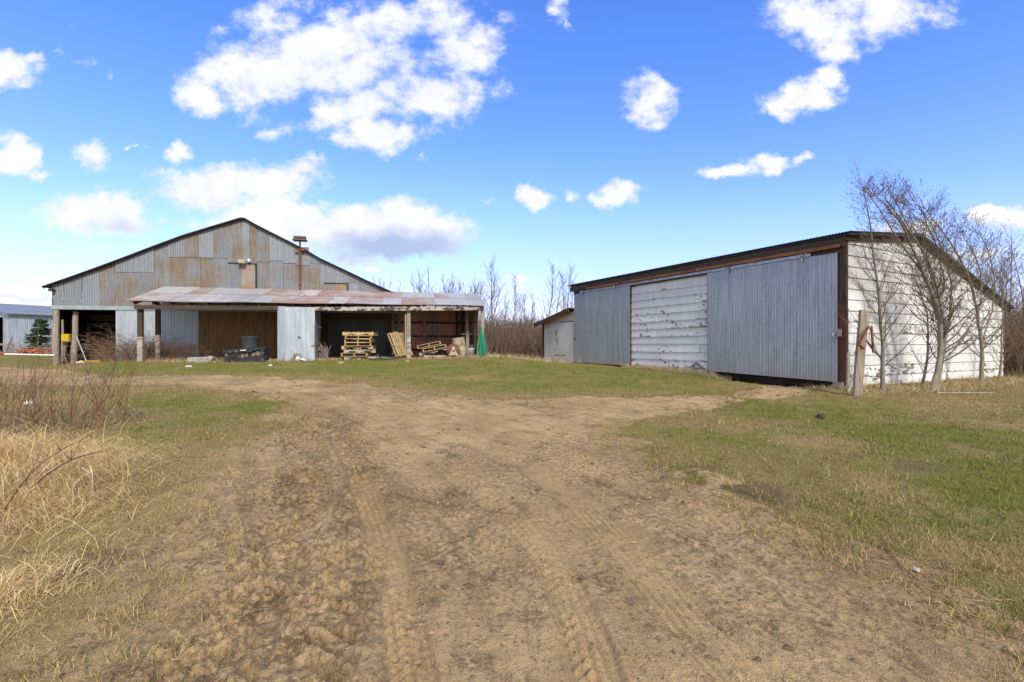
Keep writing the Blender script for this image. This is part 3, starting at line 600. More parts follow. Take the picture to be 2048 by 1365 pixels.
for q in range(4): dk.corr((a+(b-a)*q/4, .25-.01*(q % 2), 0), X, Z, -Y, (b-a)/4+.03, H(700, 722, .25).z, H(700, 630, .25).z, .12, .006, 0, (.05, .35+.25*(q % 2), .22), 2)
o = dk.build('sliding_door', M['dark_sheet'], barn); o['label'] = 'dark grey sliding door behind the stacked pallets'
jm = MB()
for px in (649.5, 778): p = H(px, 650); jj = MB(); jj.b(p.x-.07, p.x+.07, -.06, .22, GB, BAND-.285); jj.build('door_jamb', M['dark_wood'], barn)
jm.b(H(645, 650).x, H(785, 650).x, -.05, .2, BAND-.28, BAND-.02); jm.build('door_lintel', M['dark_wood'], barn)
wl = MB(); p0 = H(571, 650).x; p1 = H(651, 650).x; wl.b(p0, p1-.18, -.02, .05, GB, BAND); o = wl.build('white_lining', M['white'], barn)
DEP = 12.
rf = MB(); pr = [(x, z) for x, z in zip(RX, RZ)]; pr[0] = (pr[0][0]-.0, pr[0][1]); pr.append((RX[-1]+.4, RZ[-1]-.25))
th = [(x, z-.04) for x, z in pr]
for (p, q, c, d) in zip(pr[:-1], pr[1:], th[:-1], th[1:]): rf.prism([p, q, d, c], -.20, DEP+.2)
rf.build('roof', M['black_edge'], barn)
fc = MB(); 
for (p, q) in zip(pr[:-1], pr[1:]): fc.prism([(p[0], p[1]-.041), (q[0], q[1]-.041), (q[0], q[1]-.085), (p[0], p[1]-.085)], -.12, -.08)
a = H(93, 579, -.2); fc.box(a.x+.12, .3, a.z-.02, .14, 1.0, .1); fc.build('barge_board', M['dark_wood'], barn)
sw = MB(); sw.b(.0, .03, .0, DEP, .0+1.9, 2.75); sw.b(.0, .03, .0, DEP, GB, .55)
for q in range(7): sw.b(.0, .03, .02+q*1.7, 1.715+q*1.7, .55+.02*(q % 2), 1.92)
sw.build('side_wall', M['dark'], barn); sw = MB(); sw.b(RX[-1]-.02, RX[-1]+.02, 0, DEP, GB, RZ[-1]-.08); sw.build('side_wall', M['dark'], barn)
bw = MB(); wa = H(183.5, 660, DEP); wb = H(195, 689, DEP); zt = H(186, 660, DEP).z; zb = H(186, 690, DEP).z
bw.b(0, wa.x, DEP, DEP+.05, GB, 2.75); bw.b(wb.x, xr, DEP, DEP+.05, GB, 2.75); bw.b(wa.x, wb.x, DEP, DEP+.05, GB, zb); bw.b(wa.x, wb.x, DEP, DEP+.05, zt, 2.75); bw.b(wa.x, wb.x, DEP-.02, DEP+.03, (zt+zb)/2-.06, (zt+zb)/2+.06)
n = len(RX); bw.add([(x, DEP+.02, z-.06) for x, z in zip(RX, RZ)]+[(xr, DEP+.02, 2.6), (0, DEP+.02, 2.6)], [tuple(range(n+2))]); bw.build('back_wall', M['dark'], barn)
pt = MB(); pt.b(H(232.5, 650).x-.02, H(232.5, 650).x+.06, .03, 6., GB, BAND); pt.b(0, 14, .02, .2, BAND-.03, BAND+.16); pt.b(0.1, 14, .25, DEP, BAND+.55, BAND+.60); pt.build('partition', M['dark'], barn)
def rough_post(mb, px0, px1, ytop, ybot, d, seed, lean=0., m=0, c=(0,0,0)):
    a = H(px0, ybot, d); b = H(px1, ybot, d); zt = H((px0+px1)/2, ytop, d).z; r = (b.x-a.x)/2; rg = random.Random(seed); P = []; Q = []
    for k in range(7): t_ = k/6; P.append((a.x+r+lean*t_+rg.uniform(-.02, .02), d+rg.uniform(-.02, .02), (a.z-.2)*(1-t_)+zt*t_)); Q.append(r*rg.uniform(.88, 1.1))
    mb.tube(P, Q, 9, m, c)
for k, (x0, x1, yt, yb, d, ln, mt) in enumerate([(104.5,120,620,729,.02,.0,'grey_wood'),(139,154,624,731,.3,.1,'grey_wood'),(170,179.5,650,722,1.6,.05,'dark_wood'),(120,127,640,730,.2,.04,'grey_wood')]):
    p = MB(); rough_post(p, x0+1.2, x1-1.2, yt, yb, d, 40+k, ln); o = p.build('post', M[mt], barn)
wd_ = MB()
for k in range(6): wd_.b(.05, 2.9, 1.9+.03*k, 1.96+.03*k, .1+.36*k+.02, .1+.36*k+.30)
o = wd_.build('plank_partition', M['dark_wood'], barn)

# ================================================================== lean-to
LT0 = BARN.loc((-14.14, 17.62, 0)); LY = -2.93           # front edge of the lean-to roof, in the barn's frame
lean = place(BARN, 'lean_to', 'open fronted lean-to with patchy red and grey corrugated roof along the barn front', 'lean-to', 0, 0, 0)
Lh = lambda px, py, c=LY+.12: BARN.hit_y(px, py, c)
XL = Lh(249, 603, LY).x; XR = Lh(972, 612, LY).x; zf0 = Lh(249, 603.5, LY).z; zf1 = Lh(972, 612.5, LY).z
zb0 = H(330, 575, -.03).z; zb1 = H(916, 588.5, -.03).z
def lroof(x, t): k = (x-XL)/(XR-XL); return (zf0*(1-k)+zf1*k)*(1-t)+(zb0*(1-k)+zb1*k)*t+.012*math.sin(x*1.7)*(1-t)
lr = MB(); rgl = random.Random(3)
# sheets: photo column at the eave, rust, tone, white for the lower row then the upper row
nsh = 19; wsh = (XR-XL)/nsh
LOW = [(.85,.8,.5),(.5,.6,.5),(.02,.55,.5),(.05,.6,.6),(.1,.5,.25),(.25,.45,.3),(.05,.6,.5),(.85,.6,.1),(.9,.6,.1),(.8,.65,.25),(.5,.6,.6),(.95,.6,.05),(.9,.6,.1),(.45,.7,.5),(.95,.6,.0),(.8,.6,.05),(.1,.62,.35),(.05,.5,.1),(.02,.5,.0),(.02,.46,0)]
UPP = [(.02,.65,.5),(.05,.6,.6),(.95,.6,0),(.15,.5,.45),(.08,.5,.4),(.1,.55,.45),(.9,.65,.15),(.9,.6,.1),(.5,.6,.7),(.95,.55,.1),(.9,.6,.05),(.85,.65,.1),(.95,.6,.05),(.9,.6,.05),(.65,.6,.3),(.02,.68,.4),(.85,.5,0),(.05,.55,.2),(.04,.5,.1),(.02,.48,0)]
dep = -.03-LY
for row in (0, 1):
    for q in range(nsh):
        x0 = XL+q*wsh-.02; t0, t1 = (0., .56) if row == 0 else (.52, 1.)
        off = .02+.012*row+.004*(q % 2); vs = []; nn = int((wsh+.05)/.075*4)
        for i_ in range(nn+1):
            x = x0+(wsh+.05)*i_/nn; w_ = .013*math.cos(2*math.pi*x/.075)
            for t_ in (t0, (t0+t1)/2, t1): vs.append((x, LY+dep*t_, lroof(x, t_)+off+w_))
        lr.add(vs, [(i_*3+r_, i_*3+3+r_, i_*3+4+r_, i_*3+1+r_) for i_ in range(nn) for r_ in (0, 1)], 0, (lambda c_: (c_[0]*.58+.03, c_[1]+rgl.uniform(-.12, .12), c_[2]*.8))((LOW, UPP)[row][q]), True)
lr.build('roof', M['roof_red'], lean)
rt = MB()
for q in range(22):
    x = XL+.25+(XR-XL-.5)*q/21; rt.bar((x, LY+.1, lroof(x, .03)-.075), (x, -.05, lroof(x, .98)-.075), .12, .045)
rt.build('rafter', M['dark_wood'], lean)
pu = MB()
for t_ in (.04, .35, .66, .95): pu.bar((XL+.1, LY+dep*t_, lroof(XL+.1, t_)-.012), (XR-.1, LY+dep*t_, lroof(XR-.1, t_)-.012), .03, .09)
pu.build('purlin', M['dark_wood'], lean)
for (x0, x1, y0, y1, y2, y3, c) in [(269, 556, 610.5, 619.0, 612.5, 620.5, .0), (629, 966, 614.5, 622.5, 613, 621, .5)]:
    be = MB(); a0 = Lh(x0, y0); a1 = Lh(x0, y1); b0 = Lh(x1, y2); b1 = Lh(x1, y3); n = 12
    for k in range(n):
        p = a0.lerp(b0, k/n); q = a0.lerp(b0, (k+1)/n); p2 = a1.lerp(b1, k/n); q2 = a1.lerp(b1, (k+1)/n)
        be.add([(p.x,LY+.08,p.z),(q.x,LY+.08,q.z),(q2.x,LY+.08,q2.z),(p2.x,LY+.08,p2.z),(p.x,LY+.2,p.z),(q.x,LY+.2,q.z),(q2.x,LY+.2,q2.z),(p2.x,LY+.2,p2.z)], [(0,1,2,3),(7,6,5,4),(0,4,5,1),(3,2,6,7)], 0, (min(1, c*(1.2+rgl.random())), 0, 0))
    be.build('beam', M['fascia'], lean)
def lpost(x0, x1, yt, yb, d, c, mt, lean_to=lean, deep=.14):
    px_dark = x0 < 400
    p = MB(); a = Lh(x0, yb, d); b = Lh(x1, yb, d); zt = Lh((x0+x1)/2, yt, d).z
    zm = zt*.45+a.z*.55
    p.b(a.x, b.x, d, d+deep, a.z-.2, zm, 0, (c, 0, 0)); p.b(a.x+.004, b.x-.004, d+.003, d+deep-.003, zm, zt, 1 if px_dark else 0, (0, 0, 0))
    return p.build('post', [M[mt], M['dark_wood']], lean_to, bevel=.012)
lpost(273.5, 284.5, 612, 725, LY+.22, .75, 'post_wood'); lpost(309.5, 319, 606, 723, LY+1.25, .45, 'post_wood'); lpost(813.5, 821.5, 614, 720, LY+.21, .9, 'post_wood'); lpost(962, 968.5, 614, 716, LY+.2, .2, 'grey_wood')
lpost(809.5, 813.2, 628, 719, LY+.26, 0, 'grey_wood'); lpost(932, 937.5, 621, 716, LY+1.2, .0, 'post_wood')
lpost(640.5, 645, 621, 722, LY+2.4, 0, 'dark_wood')
wp = MB(); a = Lh(571, 727, LY+.06); b = Lh(629.5, 727, LY+.06); zt = Lh(600, 614.5, LY+.06).z; nx, nz = 24, 34; vs = []
for i_ in range(nx+1):
    for j_ in range(nz+1):
        x = a.x+(b.x-a.x)*i_/nx; z = a.z-.1+(zt-a.z+.1)*j_/nz; vs.append((x, LY+.05+.018*math.sin(i_*.55)*math.sin(j_*.21+1)-.012*math.exp(-((i_-12)**2)/14-((j_-14)**2)/10.), z))
wp.add(vs, [(i_*(nz+1)+j_, (i_+1)*(nz+1)+j_, (i_+1)*(nz+1)+j_+1, i_*(nz+1)+j_+1) for i_ in range(nx) for j_ in range(nz)], 0, (.0, .72, .12), True)
wp.b((a.x+b.x)/2-.004, (a.x+b.x)/2+.004, LY+.028, LY+.034, a.z, zt, 0, (.1, .3, 0))
o = wp.build('metal_panel', M['galv_low'], lean); o['label'] = 'dented pale sheet metal panel'
hd = MB(); p = Lh(598.5, 675, LY); hd.box(p.x, LY+.0, p.z, .09, .04, .025); hd.box(p.x-.03, LY+.02, p.z+.01, .03, .05, .07); hd.build('handle', M['rust'], o)
p = Lh(626, 691, LY); hd = MB(); hd.box(p.x, LY+.0, p.z, .14, .03, .02); hd.build('latch', M['rust'], o)
wp = MB(); a = Lh(555, 727, LY+.1); b = Lh(571.5, 727, LY+.1); wp.corr((a.x, LY+.1, 0), X, Z, -Y, b.x-a.x, a.z-.1, Lh(560, 613, LY+.1).z, .07, .006, 0, (.03, .45, .0)); wp.b(a.x, a.x+.03, LY+.1, -.05, a.z-.1, zt, 0, (.2, .4, 0)); wp.b(b.x+1.02, b.x+1.04, LY+.1, LY+.9, a.z-.1, zt, 0, (.1, .5, 0)); wp.build('sheet_return', M['galv_low'], lean)
for py in (655, 687): gr_ = MB(); p0 = Lh(629, py, LY+.5); p1 = Lh(643, py, LY+.5); gr_.bar((p0.x, LY+.5, p0.z), (p1.x, LY+.5, p1.z), .06, .05); gr_.build('rail', M['dark_wood'], lean)
# rear wall of the open bay: red rusted sheets on studs and girts
bx0 = H(778, 650).x; bx1 = H(951, 650).x; rw = MB(); n = 11; rgw = random.Random(5)
for q in range(n):
    u0 = bx0+(bx1-bx0)*q/n; z0 = GB+.2
    for (za, zb_) in ((z0, z0+1.25), (z0+1.2, 2.55)):
        kind = rgw.random(); c = (.9, .35+.35*rgw.random(), 0) if kind < .74 else ((.15, .2, 0) if kind < .92 else (.2, .6, .5))
        rw.corr((u0, .0-.01*(q % 2), 0), X, Z, -Y, (bx1-bx0)/n+.03, za, zb_, .076, .011, 0, c, 1, ph=q)
rw.build('rear_wall', M['red_sheet'], lean)
sw = MB(); ys = LY+.3
for q in range(5):
    v0 = ys+(0-ys)*q/5; c = [(.95,.6,0),(.9,.8,0),(.2,.8,.8),(.95,.7,0),(.5,.5,.2)][q]
    sw.corr((XR-.28+.006*(q % 2), v0, 0), Y, Z, -X, -ys/5+.02, GB+.3, lambda u, v0=v0: lroof(XR, (v0+u-LY)/dep)-.08, .076, .011, 0, c, 2)
sw.build('end_wall', M['red_sheet'], lean)
for px in (786, 799, 848.5, 913.5, 924):
    st = MB(); p = H(px, 650, -.08); st.b(p.x-.055, p.x+.055, -.13, -.03, GB+.2, lroof(p.x, .97)-.13); st.build('stud', M['post_wood'] if px in (786, 799, 848.5) else M['dark_wood'], lean)
for zz in (.62, 1.25, 1.88):
    gi = MB(); gi.b(bx0, bx1-.03, -.075, -.022, zz-.05, zz+.05); gi.build('girt', M['dark_wood'], lean)
    gi = MB(); gi.b(XR-.36, XR-.30, ys, -.1, zz-.05, zz+.05); gi.build('girt', M['dark_wood'], lean)
for v in (-1.1, -2.0):
    st = MB(); st.b(XR-.38, XR-.30, v-.05, v+.05, GB+.2, lroof(XR, (v-LY)/dep)-.12); st.build('stud', M['post_wood'], lean)

# ================================================================== white clapboard shed
shed = thing('shed', 'long white shed with flaking lap siding and two grey ribbed sliding doors', 'shed', SHED.o, SHED.th)
F = lambda px, py, c=0.: SHED.hit_x(px, py, c)      # front face (local x = 0)
S = lambda px, py, c=0.: SHED.hit_y(px, py, c)      # gable face (local y = 0)
LEN = F(1150, 650).y; DPT = S(2005, 650).x; EXP = .267
zEave = S(1692, 472).z; pk = S(1832, 475); bk = S(2010, 613)
def gz_(x): return float(np.interp(x, [-.1, pk.x, bk.x], [zEave, pk.z, bk.z]))
ZB = S(1692, 772).z
def lap(mb, P, U, N, length, z0, ztop, seed):
    rg = random.Random(seed); z = z0; k = 0
    top = ztop if callable(ztop) else (lambda u: ztop)
    while z < max(top(length*i_/20) for i_ in range(21)):
        segs = [0.]; u = rg.uniform(1.5, 3.6)
        while u < length-.4: segs.append(u); u += rg.uniform(2.6, 4.0)
        segs.append(length)
        for a, b in zip(segs[:-1], segs[1:]):
            n = max(2, int((b-a)/.35)); tone = rg.random(); wear = rg.random()**2; vs = []; dz = rg.uniform(-.006, .006); pr_ = rg.uniform(0, .004); sag = rg.uniform(-.006, .006)
            ok = False
            for i_ in range(n+1):
                uu = a+.002+(b-a-.004)*i_/n; zt = min(z+EXP+.012, top(uu)); zb = min(z+dz+sag*math.sin(math.pi*i_/n), zt-.001); ok |= zt > zb+.01
                base = Vector(P)+Vector(U)*uu; no = Vector(N)
                for o_, zz in ((.0, zb), (.030+pr_, zb), (.003, zt)):
                    q = base+no*o_; vs.append((q.x, q.y, zz))
            if ok: mb.add(vs, [(i_*3+r_, i_*3+3+r_, i_*3+4+r_, i_*3+1+r_) for i_ in range(n) for r_ in (0, 1)], 0, (tone, wear if z > z0+.3 else .9, 0))
        z += EXP; k += 1
ya0 = F(1258, 600).y+.25; yb0 = F(1418, 600).y-.25; sd_ = MB(); lap(sd_, (0, ya0, 0), -Y, -X, ya0-yb0, ZB-.06, zEave-.35, 11); sd_.build('front_siding', M['siding'], shed)
sd_ = MB(); lap(sd_, (.06, 0, 0), X, -Y, DPT-.06, ZB-.06, lambda u: gz_(u+.06)-.1, 12); sd_.build('gable_siding', M['siding'], shed)
cr = MB(); pf = [(.07, ZB-.1), (DPT-.05, ZB-.1), (DPT-.05, gz_(DPT)-.14), (pk.x, pk.z-.14), (.07, gz_(0)-.14)]; cr.prism(pf, .05, LEN-.02); cr.build('dark_void_core', M['dark'], shed)  # near-black core, its colour stands in for the shaded void under the doors
OV = .17
rf = MB(); prof = [(-.16, zEave+.02), (pk.x, pk.z+.03), (bk.x+.2, gz_(bk.x)-.04)]
for (p, q) in zip(prof[:-1], prof[1:]): rf.prism([p, q, (q[0], q[1]-.05), (p[0], p[1]-.05)], -OV, LEN+.16)
rf.build('roof', M['black_edge'], shed)
rs = MB()
d1 = (Vector((pk.x, 0, pk.z))-Vector((-.2, 0, zEave))); L1 = d1.length; d1.normalize(); nn1 = Vector((-d1.z, 0, d1.x))
rs.corr((-.22, -OV-.03, zEave+.045), Y, d1, nn1, LEN+.4+OV, 0, L1, .076, .012, 0, (.3, .4, 0)); rs.build('roof_sheet', M['galv_barn'], shed)
fa = MB(); a0 = F(1140, 571.5, -.14); z1 = SHED.hit_x(1688, 474, -.14).z; z0 = SHED.hit_x(1688, 492, -.14).z; n = 14; yA = LEN+.14; yB = -.06
rgf = random.Random(8)
for q in range(n):
    u0 = yA+(yB-yA)*q/n; u1 = yA+(yB-yA)*(q+1)/n
    fa.b(-.165, -.125, u1, u0, z0, z1+.0, 0, (0, 0, 0))
o = fa.build('fascia', M['fascia'], shed)
fa = MB(); fa.b(-.182, -.168, yB+.1, yA-1.2, z0-.02, z0+.062, 0, (0, 0, 0)); fa.build('fascia_strip', M['fascia_o'], shed)
f2 = MB(); f2.b(-.07, -.02, yB+.0, LEN, z0-.16, z0+.02); f2.b(-.12, -.0, yB, LEN, z1-.05, z1-.01); f2.build('soffit_board', M['dark_wood'], shed)
zt_ = lambda y: F(1500, 530, -.11).z
tk = MB(); tz = SHED.hit_x(1560, 519.5, -.09).z; ya = F(1160, 580, -.09).y; yb = F(1622, 505, -.09).y
for q in range(4): tk.b(-.115, -.075, yb+(ya-yb)*q/4+.004, yb+(ya-yb)*(q+1)/4-.004, tz-.045, tz+.035)
for q in range(9): y = yb+.12+(ya-yb-.3)*q/8; tk.box(-.122, y, tz+.02, .02, .05, .05)
tk.build('door_track', M['steel'], shed)
def sdoor(x0, x1, yb0, yb1, label, seedph, toplift=-.055):
    a = F(x0, yb0, -.085); b = F(x1, yb1, -.085); top = tz+toplift; L = a.y-b.y; mb = MB()
    nsh_ = max(2, int(round(L/.92))); 
    for q in range(nsh_):
        s0 = L*q/nsh_; mb.corr((-.085-.003*(q % 2), a.y-s0, 0), -Y, Z, -X, L/nsh_+.012, (lambda u, s0=s0: a.z+(b.z-a.z)*(s0+u)/L), top, .077, .0042, 0, (.02+.1*(q == 4), .47+.06*((q*5) % 3)/2, .0), 3, rib=True, wob=.002)
    mb.b(-.078, -.05, b.y+.01, a.y-.01, min(a.z, b.z)+.12, top-.01, 0, (0, .2, 0))
    d = mb.build('sliding_door', M['galv_door'], shed); d['label'] = label; return d, a, b
d1_, A1, B1 = sdoor(1415, 1674, 742, 764.5, 'large ribbed steel sliding door', 0)
d2_, A2, B2 = sdoor(1148.5, 1259.5, 725, 732, 'smaller ribbed steel sliding door', 1, -.055)
fd = MB(); fd.b(-.02, .3, A1.y-.1, B2.y+.1, ZB-.35, ZB-.10); fd.b(.1, DPT, .03, .25, ZB-.45, ZB-.06); fd.build('foundation', M['concrete'], shed)
for dd, pxs in ((d1_, (1457, 1605)), (d2_, (1166, 1230))):
    for px in pxs:
        hg = MB(); p = F(px, 600, -.11); hg.box(-.125, p.y, tz-.06, .02, .05, .22); hg.box(-.13, p.y+.045, tz-.02, .03, .02, .12); hg.lathe([(.0, -.02), (.045, -.02), (.045, .02), (0, .02)], 12, M=Matrix.Translation((-.135, p.y, tz+.0)) @ Matrix.Rotation(R(90), 4, 'Y')); hg.build('hanger', M['steel'], dd)
hb = MB(); p = F(1668, 672, -.12); hb.box(-.135, p.y, p.z, .02, .05, .14); hb.tube([(-.13, p.y, p.z+.06), (-.18, p.y, p.z+.03), (-.18, p.y, p.z-.04), (-.13, p.y, p.z-.06)], .011, 6); hb.build('handle', M['steel'], d1_)
lt = MB(); p = F(1679, 666, -.09); lt.box(-.11, p.y, p.z, .03, .1, .18); lt.build('latch_plate', M['grey_wood'], shed)
hk = MB(); p = F(1150, 678, -.1); hk.box(-.115, p.y-.02, p.z, .03, .05, .12); hk.build('handle', M['rust'], d2_)
cp = MB(); y0 = F(1693, 600, -.03).y; zt2 = z0-.0
cp.b(-.06, .05, -.035, .085, ZB-.15, z1-.02, 0); cp.b(-.045, .03, .088, .20, ZB-.15, z0-.16); cp.build('corner_post', M['dark_wood'], shed)
cp = MB(); zm = F(1684, 617, -.06).z; cp.b(-.068, -.061, -.03, .08, ZB-.1, zm); cp.b(-.055, -.046, .09, .196, ZB-.1, zm+.2); cp.b(-.05, .046, -.042, -.036, ZB-.1, zm); cp.build('corner_board', M['brown_paint'], shed)
cp = MB(); a = F(1261, 600, -.03); cp.b(-.05, -.022, a.y-.05, a.y+.06, ZB-.05, tz-.04); cp.build('door_jamb', M['brown_paint'], shed); cp = MB(); a = F(1416, 600, -.03); cp.b(-.05, -.022, a.y-.05, a.y+.02, ZB-.05, tz-.04); cp.build('door_jamb', M['brown_paint'], shed)
bl = MB(); p = F(1676, 768, -.1); bl.box(-.07, p.y-.0, p.z-.02, .12, .22, .12); bl.build('footing_block', M['grey_wood'], shed)
rb = MB()
for (p, q) in zip(prof[:-1], prof[1:]): rb.prism([(p[0]+.02, p[1]-.055), (q[0], q[1]-.055), (q[0], q[1]-.16), (p[0]+.02, p[1]-.16)], -.085, -.045)
for q in range(9):
    x = .35+q*1.02; rb.box(x, -.10, gz_(x)-.09, .09, .16, .09)
rb.build('rake_board', M['dark_wood'], shed)

# ---------------- small annex at the far end
ann = place(SHED, 'annex', 'low white plywood annex with double doors under a sloping roof', 'outbuilding', 0, LEN, 0)
AL = F(1088, 650).y-LEN; zR = F(1148, 621).z; zL = F(1084, 643).z; zG = F(1120, 728).z
an = MB(); an.add([(0, .03, zG), (0, AL, zG), (0, AL, zL), (0, .03, zR-.02), (2.8, .03, zG), (2.8, AL, zG), (2.8, AL, zL), (2.8, .03, zR-.02)], [(0,1,2,3),(7,6,5,4),(1,5,6,2),(0,3,7,4),(3,2,6,7),(4,5,1,0)], 0, (.5, .3, 0)); an.build('wall', M['white_ply'], ann)
ydm = F(1117, 690).y-LEN; zdt = F(1125, 645.5).z
for y0, y1 in ((.06, ydm-.012), (ydm+.012, AL-.08)):
    dm = MB(); dm.b(-.035, -.004, y0, y1, zG-.03, zdt-.0 if y0 < .1 else min(zdt, zL+.02), 0, (.6, .5, 0)); d_ = dm.build('door', M['white_ply'], ann)
    for zz in (zG+.25, zdt-.35): hm = MB(); yh = y0+.04 if y0 < .1 else y1-.04; hm.box(-.045, yh + (.14 if y0 < .1 else -.14), zz, .012, .34, .035); hm.build('hinge', M['white'], d_)
    if y0 > .1:
        hm = MB(); hm.box(-.05, y0+.05, F(1112, 680).z, .03, .05, .14); hm.tube([(-.06, y0+.0, F(1112, 684).z), (-.08, y0-.05, F(1112, 687).z), (-.06, y0-.08, F(1112, 684).z)], .012, 6); hm.box(-.05, y0+.12, F(1110, 667).z, .02, .04, .3); hm.build('latch', M['rust'], d_)
gp = MB(); gp.b(-.03, -.004, .04, 1.18, zdt+.012, zdt+.045); gp.build('door_lintel', M['dark_wood'], ann)
pp = MB(); pp.b(-.05, .12, AL-.02, AL+.09, zG-.2, zL+.02); pp.build('corner_post', M['brown_paint'], ann)
ro = MB(); e = Vector((0, AL+.42, zL-.12)); s_ = Vector((0, .0, zR+.10)); ro.add([(-.35, s_.y, s_.z), (-.35, e.y, e.z), (3, e.y, e.z), (3, s_.y, s_.z), (-.35, s_.y, s_.z-.05), (-.35, e.y, e.z-.05), (3, e.y, e.z-.05), (3, s_.y, s_.z-.05)], [(3,2,1,0),(4,5,6,7),(0,1,5,4),(1,2,6,5),(2,3,7,6),(3,0,4,7)]); ro.build('roof', M['black_edge'], ann)
ro = MB(); ro.bar((-.33, s_.y+.02, s_.z-.115), (-.33, e.y-.02, e.z-.115), .13, .04); ro.build('fascia', M['brown_paint'], ann)

# ================================================================== distant garage on the left edge
GAR = Frame(*(at(18, 690, 32.)[:2]), .95, math.atan2(1, .5))     # local x = along the side wall going away
gar = thing('garage', 'pale galvanised garage with dark open doorway beyond the barn', 'garage', GAR.o, GAR.th)
zE = at(18, 624.5, 32).z-.95; HL = 9.; FW = 7.
gw = MB()
for q in range(9): gw.corr((q*1., 0+.004*(q % 2), 0), X, Z, -Y, 1.02, -.4, zE, .11, .009, 0, (.04*(q % 3), .6, .1), 1)
gw.build('side_wall', M['galv_low'], gar)
pkz = zE+.72
fw = MB(); fw.corr((0, .7, 0), -Y, Z, -X, .7, -.4, zE, .11, .009, 0, (.02, .62, 0)); fw.corr((0, FW, 0), -Y, Z, -X, 2., -.4, zE, .11, .009, 0, (.02, .62, 0))
fw.add([(-.02, 0, zE-.32), (-.02, FW, zE-.32), (-.02, FW, zE), (-.02, FW/2, pkz), (-.02, 0, zE)], [(0,1,2,3,4)], 0, (.02, .62, 0)); fw.build('front_wall', M['galv_low'], gar)
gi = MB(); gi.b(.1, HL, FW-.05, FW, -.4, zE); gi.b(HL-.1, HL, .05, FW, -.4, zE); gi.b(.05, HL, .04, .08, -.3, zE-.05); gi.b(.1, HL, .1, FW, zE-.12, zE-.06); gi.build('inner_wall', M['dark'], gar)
gr = MB(); 
for sgn, ya in ((1, -.25), (-1, FW+.25)):
    gr.add([(-.3, ya, zE-.08), (HL+.3, ya, zE-.08), (HL+.3, FW/2, pkz+.03), (-.3, FW/2, pkz+.03), (-.3, ya, zE-.15), (HL+.3, ya, zE-.15), (HL+.3, FW/2, pkz-.04), (-.3, FW/2, pkz-.04)], [(0,1,2,3),(7,6,5,4),(0,4,5,1),(0,3,7,4),(1,5,6,2)], 0, (.03, .5, .1))
gr.build('roof', M['galv_barn'], gar)
gj = MB(); gj.b(-.05, .05, .66, .78, -.4, zE-.3); gj.build('door_jamb', M['blue_trim'], gar)
# ================================================================== pallets
def pallet_parts(root, m, dark=0., seed=0):
    rg = random.Random(seed)
    top = MB(); n = 7
    for q in range(n): x = -.6+.05+1.1*q/(n-1); top.box(x+rg.uniform(-.006, .006), rg.uniform(-.006, .006), .127, .095 if q % 3 else .125, 1.0, .018, Matrix.Rotation(rg.uniform(-.012, .012), 3, 'Z'), 0, (dark*rg.random(), 0, 0))
    top.build('top_deck', m, root)
    for y in (-.475, 0, .475):
        s = MB()
        for x0, x1 in ((-.6, -.40), (-.17, .17), (.40, .6)): s.b(x0, x1, y-.02, y+.02, .02, .118, 0, (dark*rg.random(), 0, 0))
        for x0, x1 in ((-.399, -.171), (.171, .399)): s.b(x0, x1, y-.019, y+.019, .068, .117, 0, (dark*rg.random(), 0, 0))
        s.build('stringer', m, root)
    bo = MB()
    for x in (-.55, -.02, .55): bo.box(x, 0, .009, .10, 1.0, .018, None, 0, (dark*rg.random(), 0, 0))
    bo.build('bottom_deck', m, root)
def pallet(label, group, loc, rot, m, seed, dark=0.):
    t_ = thing('pallet', label, 'pallet', loc, 0, group); t_.rotation_euler = rot; pallet_parts(t_, m, dark, seed); return t_
p = BARN.hit_y(711, 724, -3.05); pw = BARN.world(p); zg = hz(pw.x, pw.y)
STK = [(.05,.02,0,'g'),(-.10,.0,90,'p'),(.0,.04,0,'g'),(-.02,.02,0,'p'),(-.03,0.,90,'p'),(.02,.02,90,'p'),(.0,.0,90,'p'),(.03,.05,0,'p')]
STL = ['grey bottom pallet lying on the ground under the tall stack','pale pallet second from the ground in the tall stack','weathered grey pallet third from the ground in the tall stack',
 'yellow pallet fourth from the ground in the tall stack','yellow pallet fifth from the ground in the tall stack','yellow pallet third from the top of the tall stack','yellow pallet just under the topmost one of the tall stack','topmost pallet crowning the tall stack by the dark door']
z = zg
for k, ((dx, dy, a, c), lb) in enumerate(zip(STK, STL)):
    pallet(lb, 'pallets in the tall stack', (pw.x+dx, pw.y+dy+.5, z), (0, 0, BARN.th+R(a+[3,-4,6,-2,3,-3,2,-5][k])), M['pallet' if c == 'p' else 'pallet_grey'], 20+k, .5 if c == 'g' else .0); z += .138
q = BARN.world(BARN.hit_y(783, 721, -2.95)); pallet('yellow pallet leaning on edge against a grey board beside the middle post', 'loose pallets', (q.x+.22, q.y+.35, hz(q.x, q.y)+.55), (R(66), R(0), BARN.th+R(63)), M['pallet'], 31)
q = BARN.world(BARN.hit_y(866, 720, -2.3)); zq = hz(q.x, q.y)
pallet('weathered pallet flat on the ground under the tilted pile', 'pallets in the low pile', (q.x+.1, q.y+.45, zq), (0, 0, BARN.th+R(4)), M['pallet_grey'], 33, .3)
pallet('grey pallet tilted beneath two yellow ones in the low pile', 'pallets in the low pile', (q.x-.02, q.y+.42, zq+.22), (0, R(-13), BARN.th-R(3)), M['pallet_grey'], 34, .5)
pallet('yellow pallet tilted in the middle of the low pile', 'pallets in the low pile', (q.x-.04, q.y+.4, zq+.36), (R(-11), 0, BARN.th+R(93)), M['pallet'], 35)
pallet('topmost tilted yellow pallet of the low pile', 'pallets in the low pile', (q.x-.24, q.y+.45, zq+.50), (R(-12), 0, BARN.th+R(89)), M['pallet'], 36)
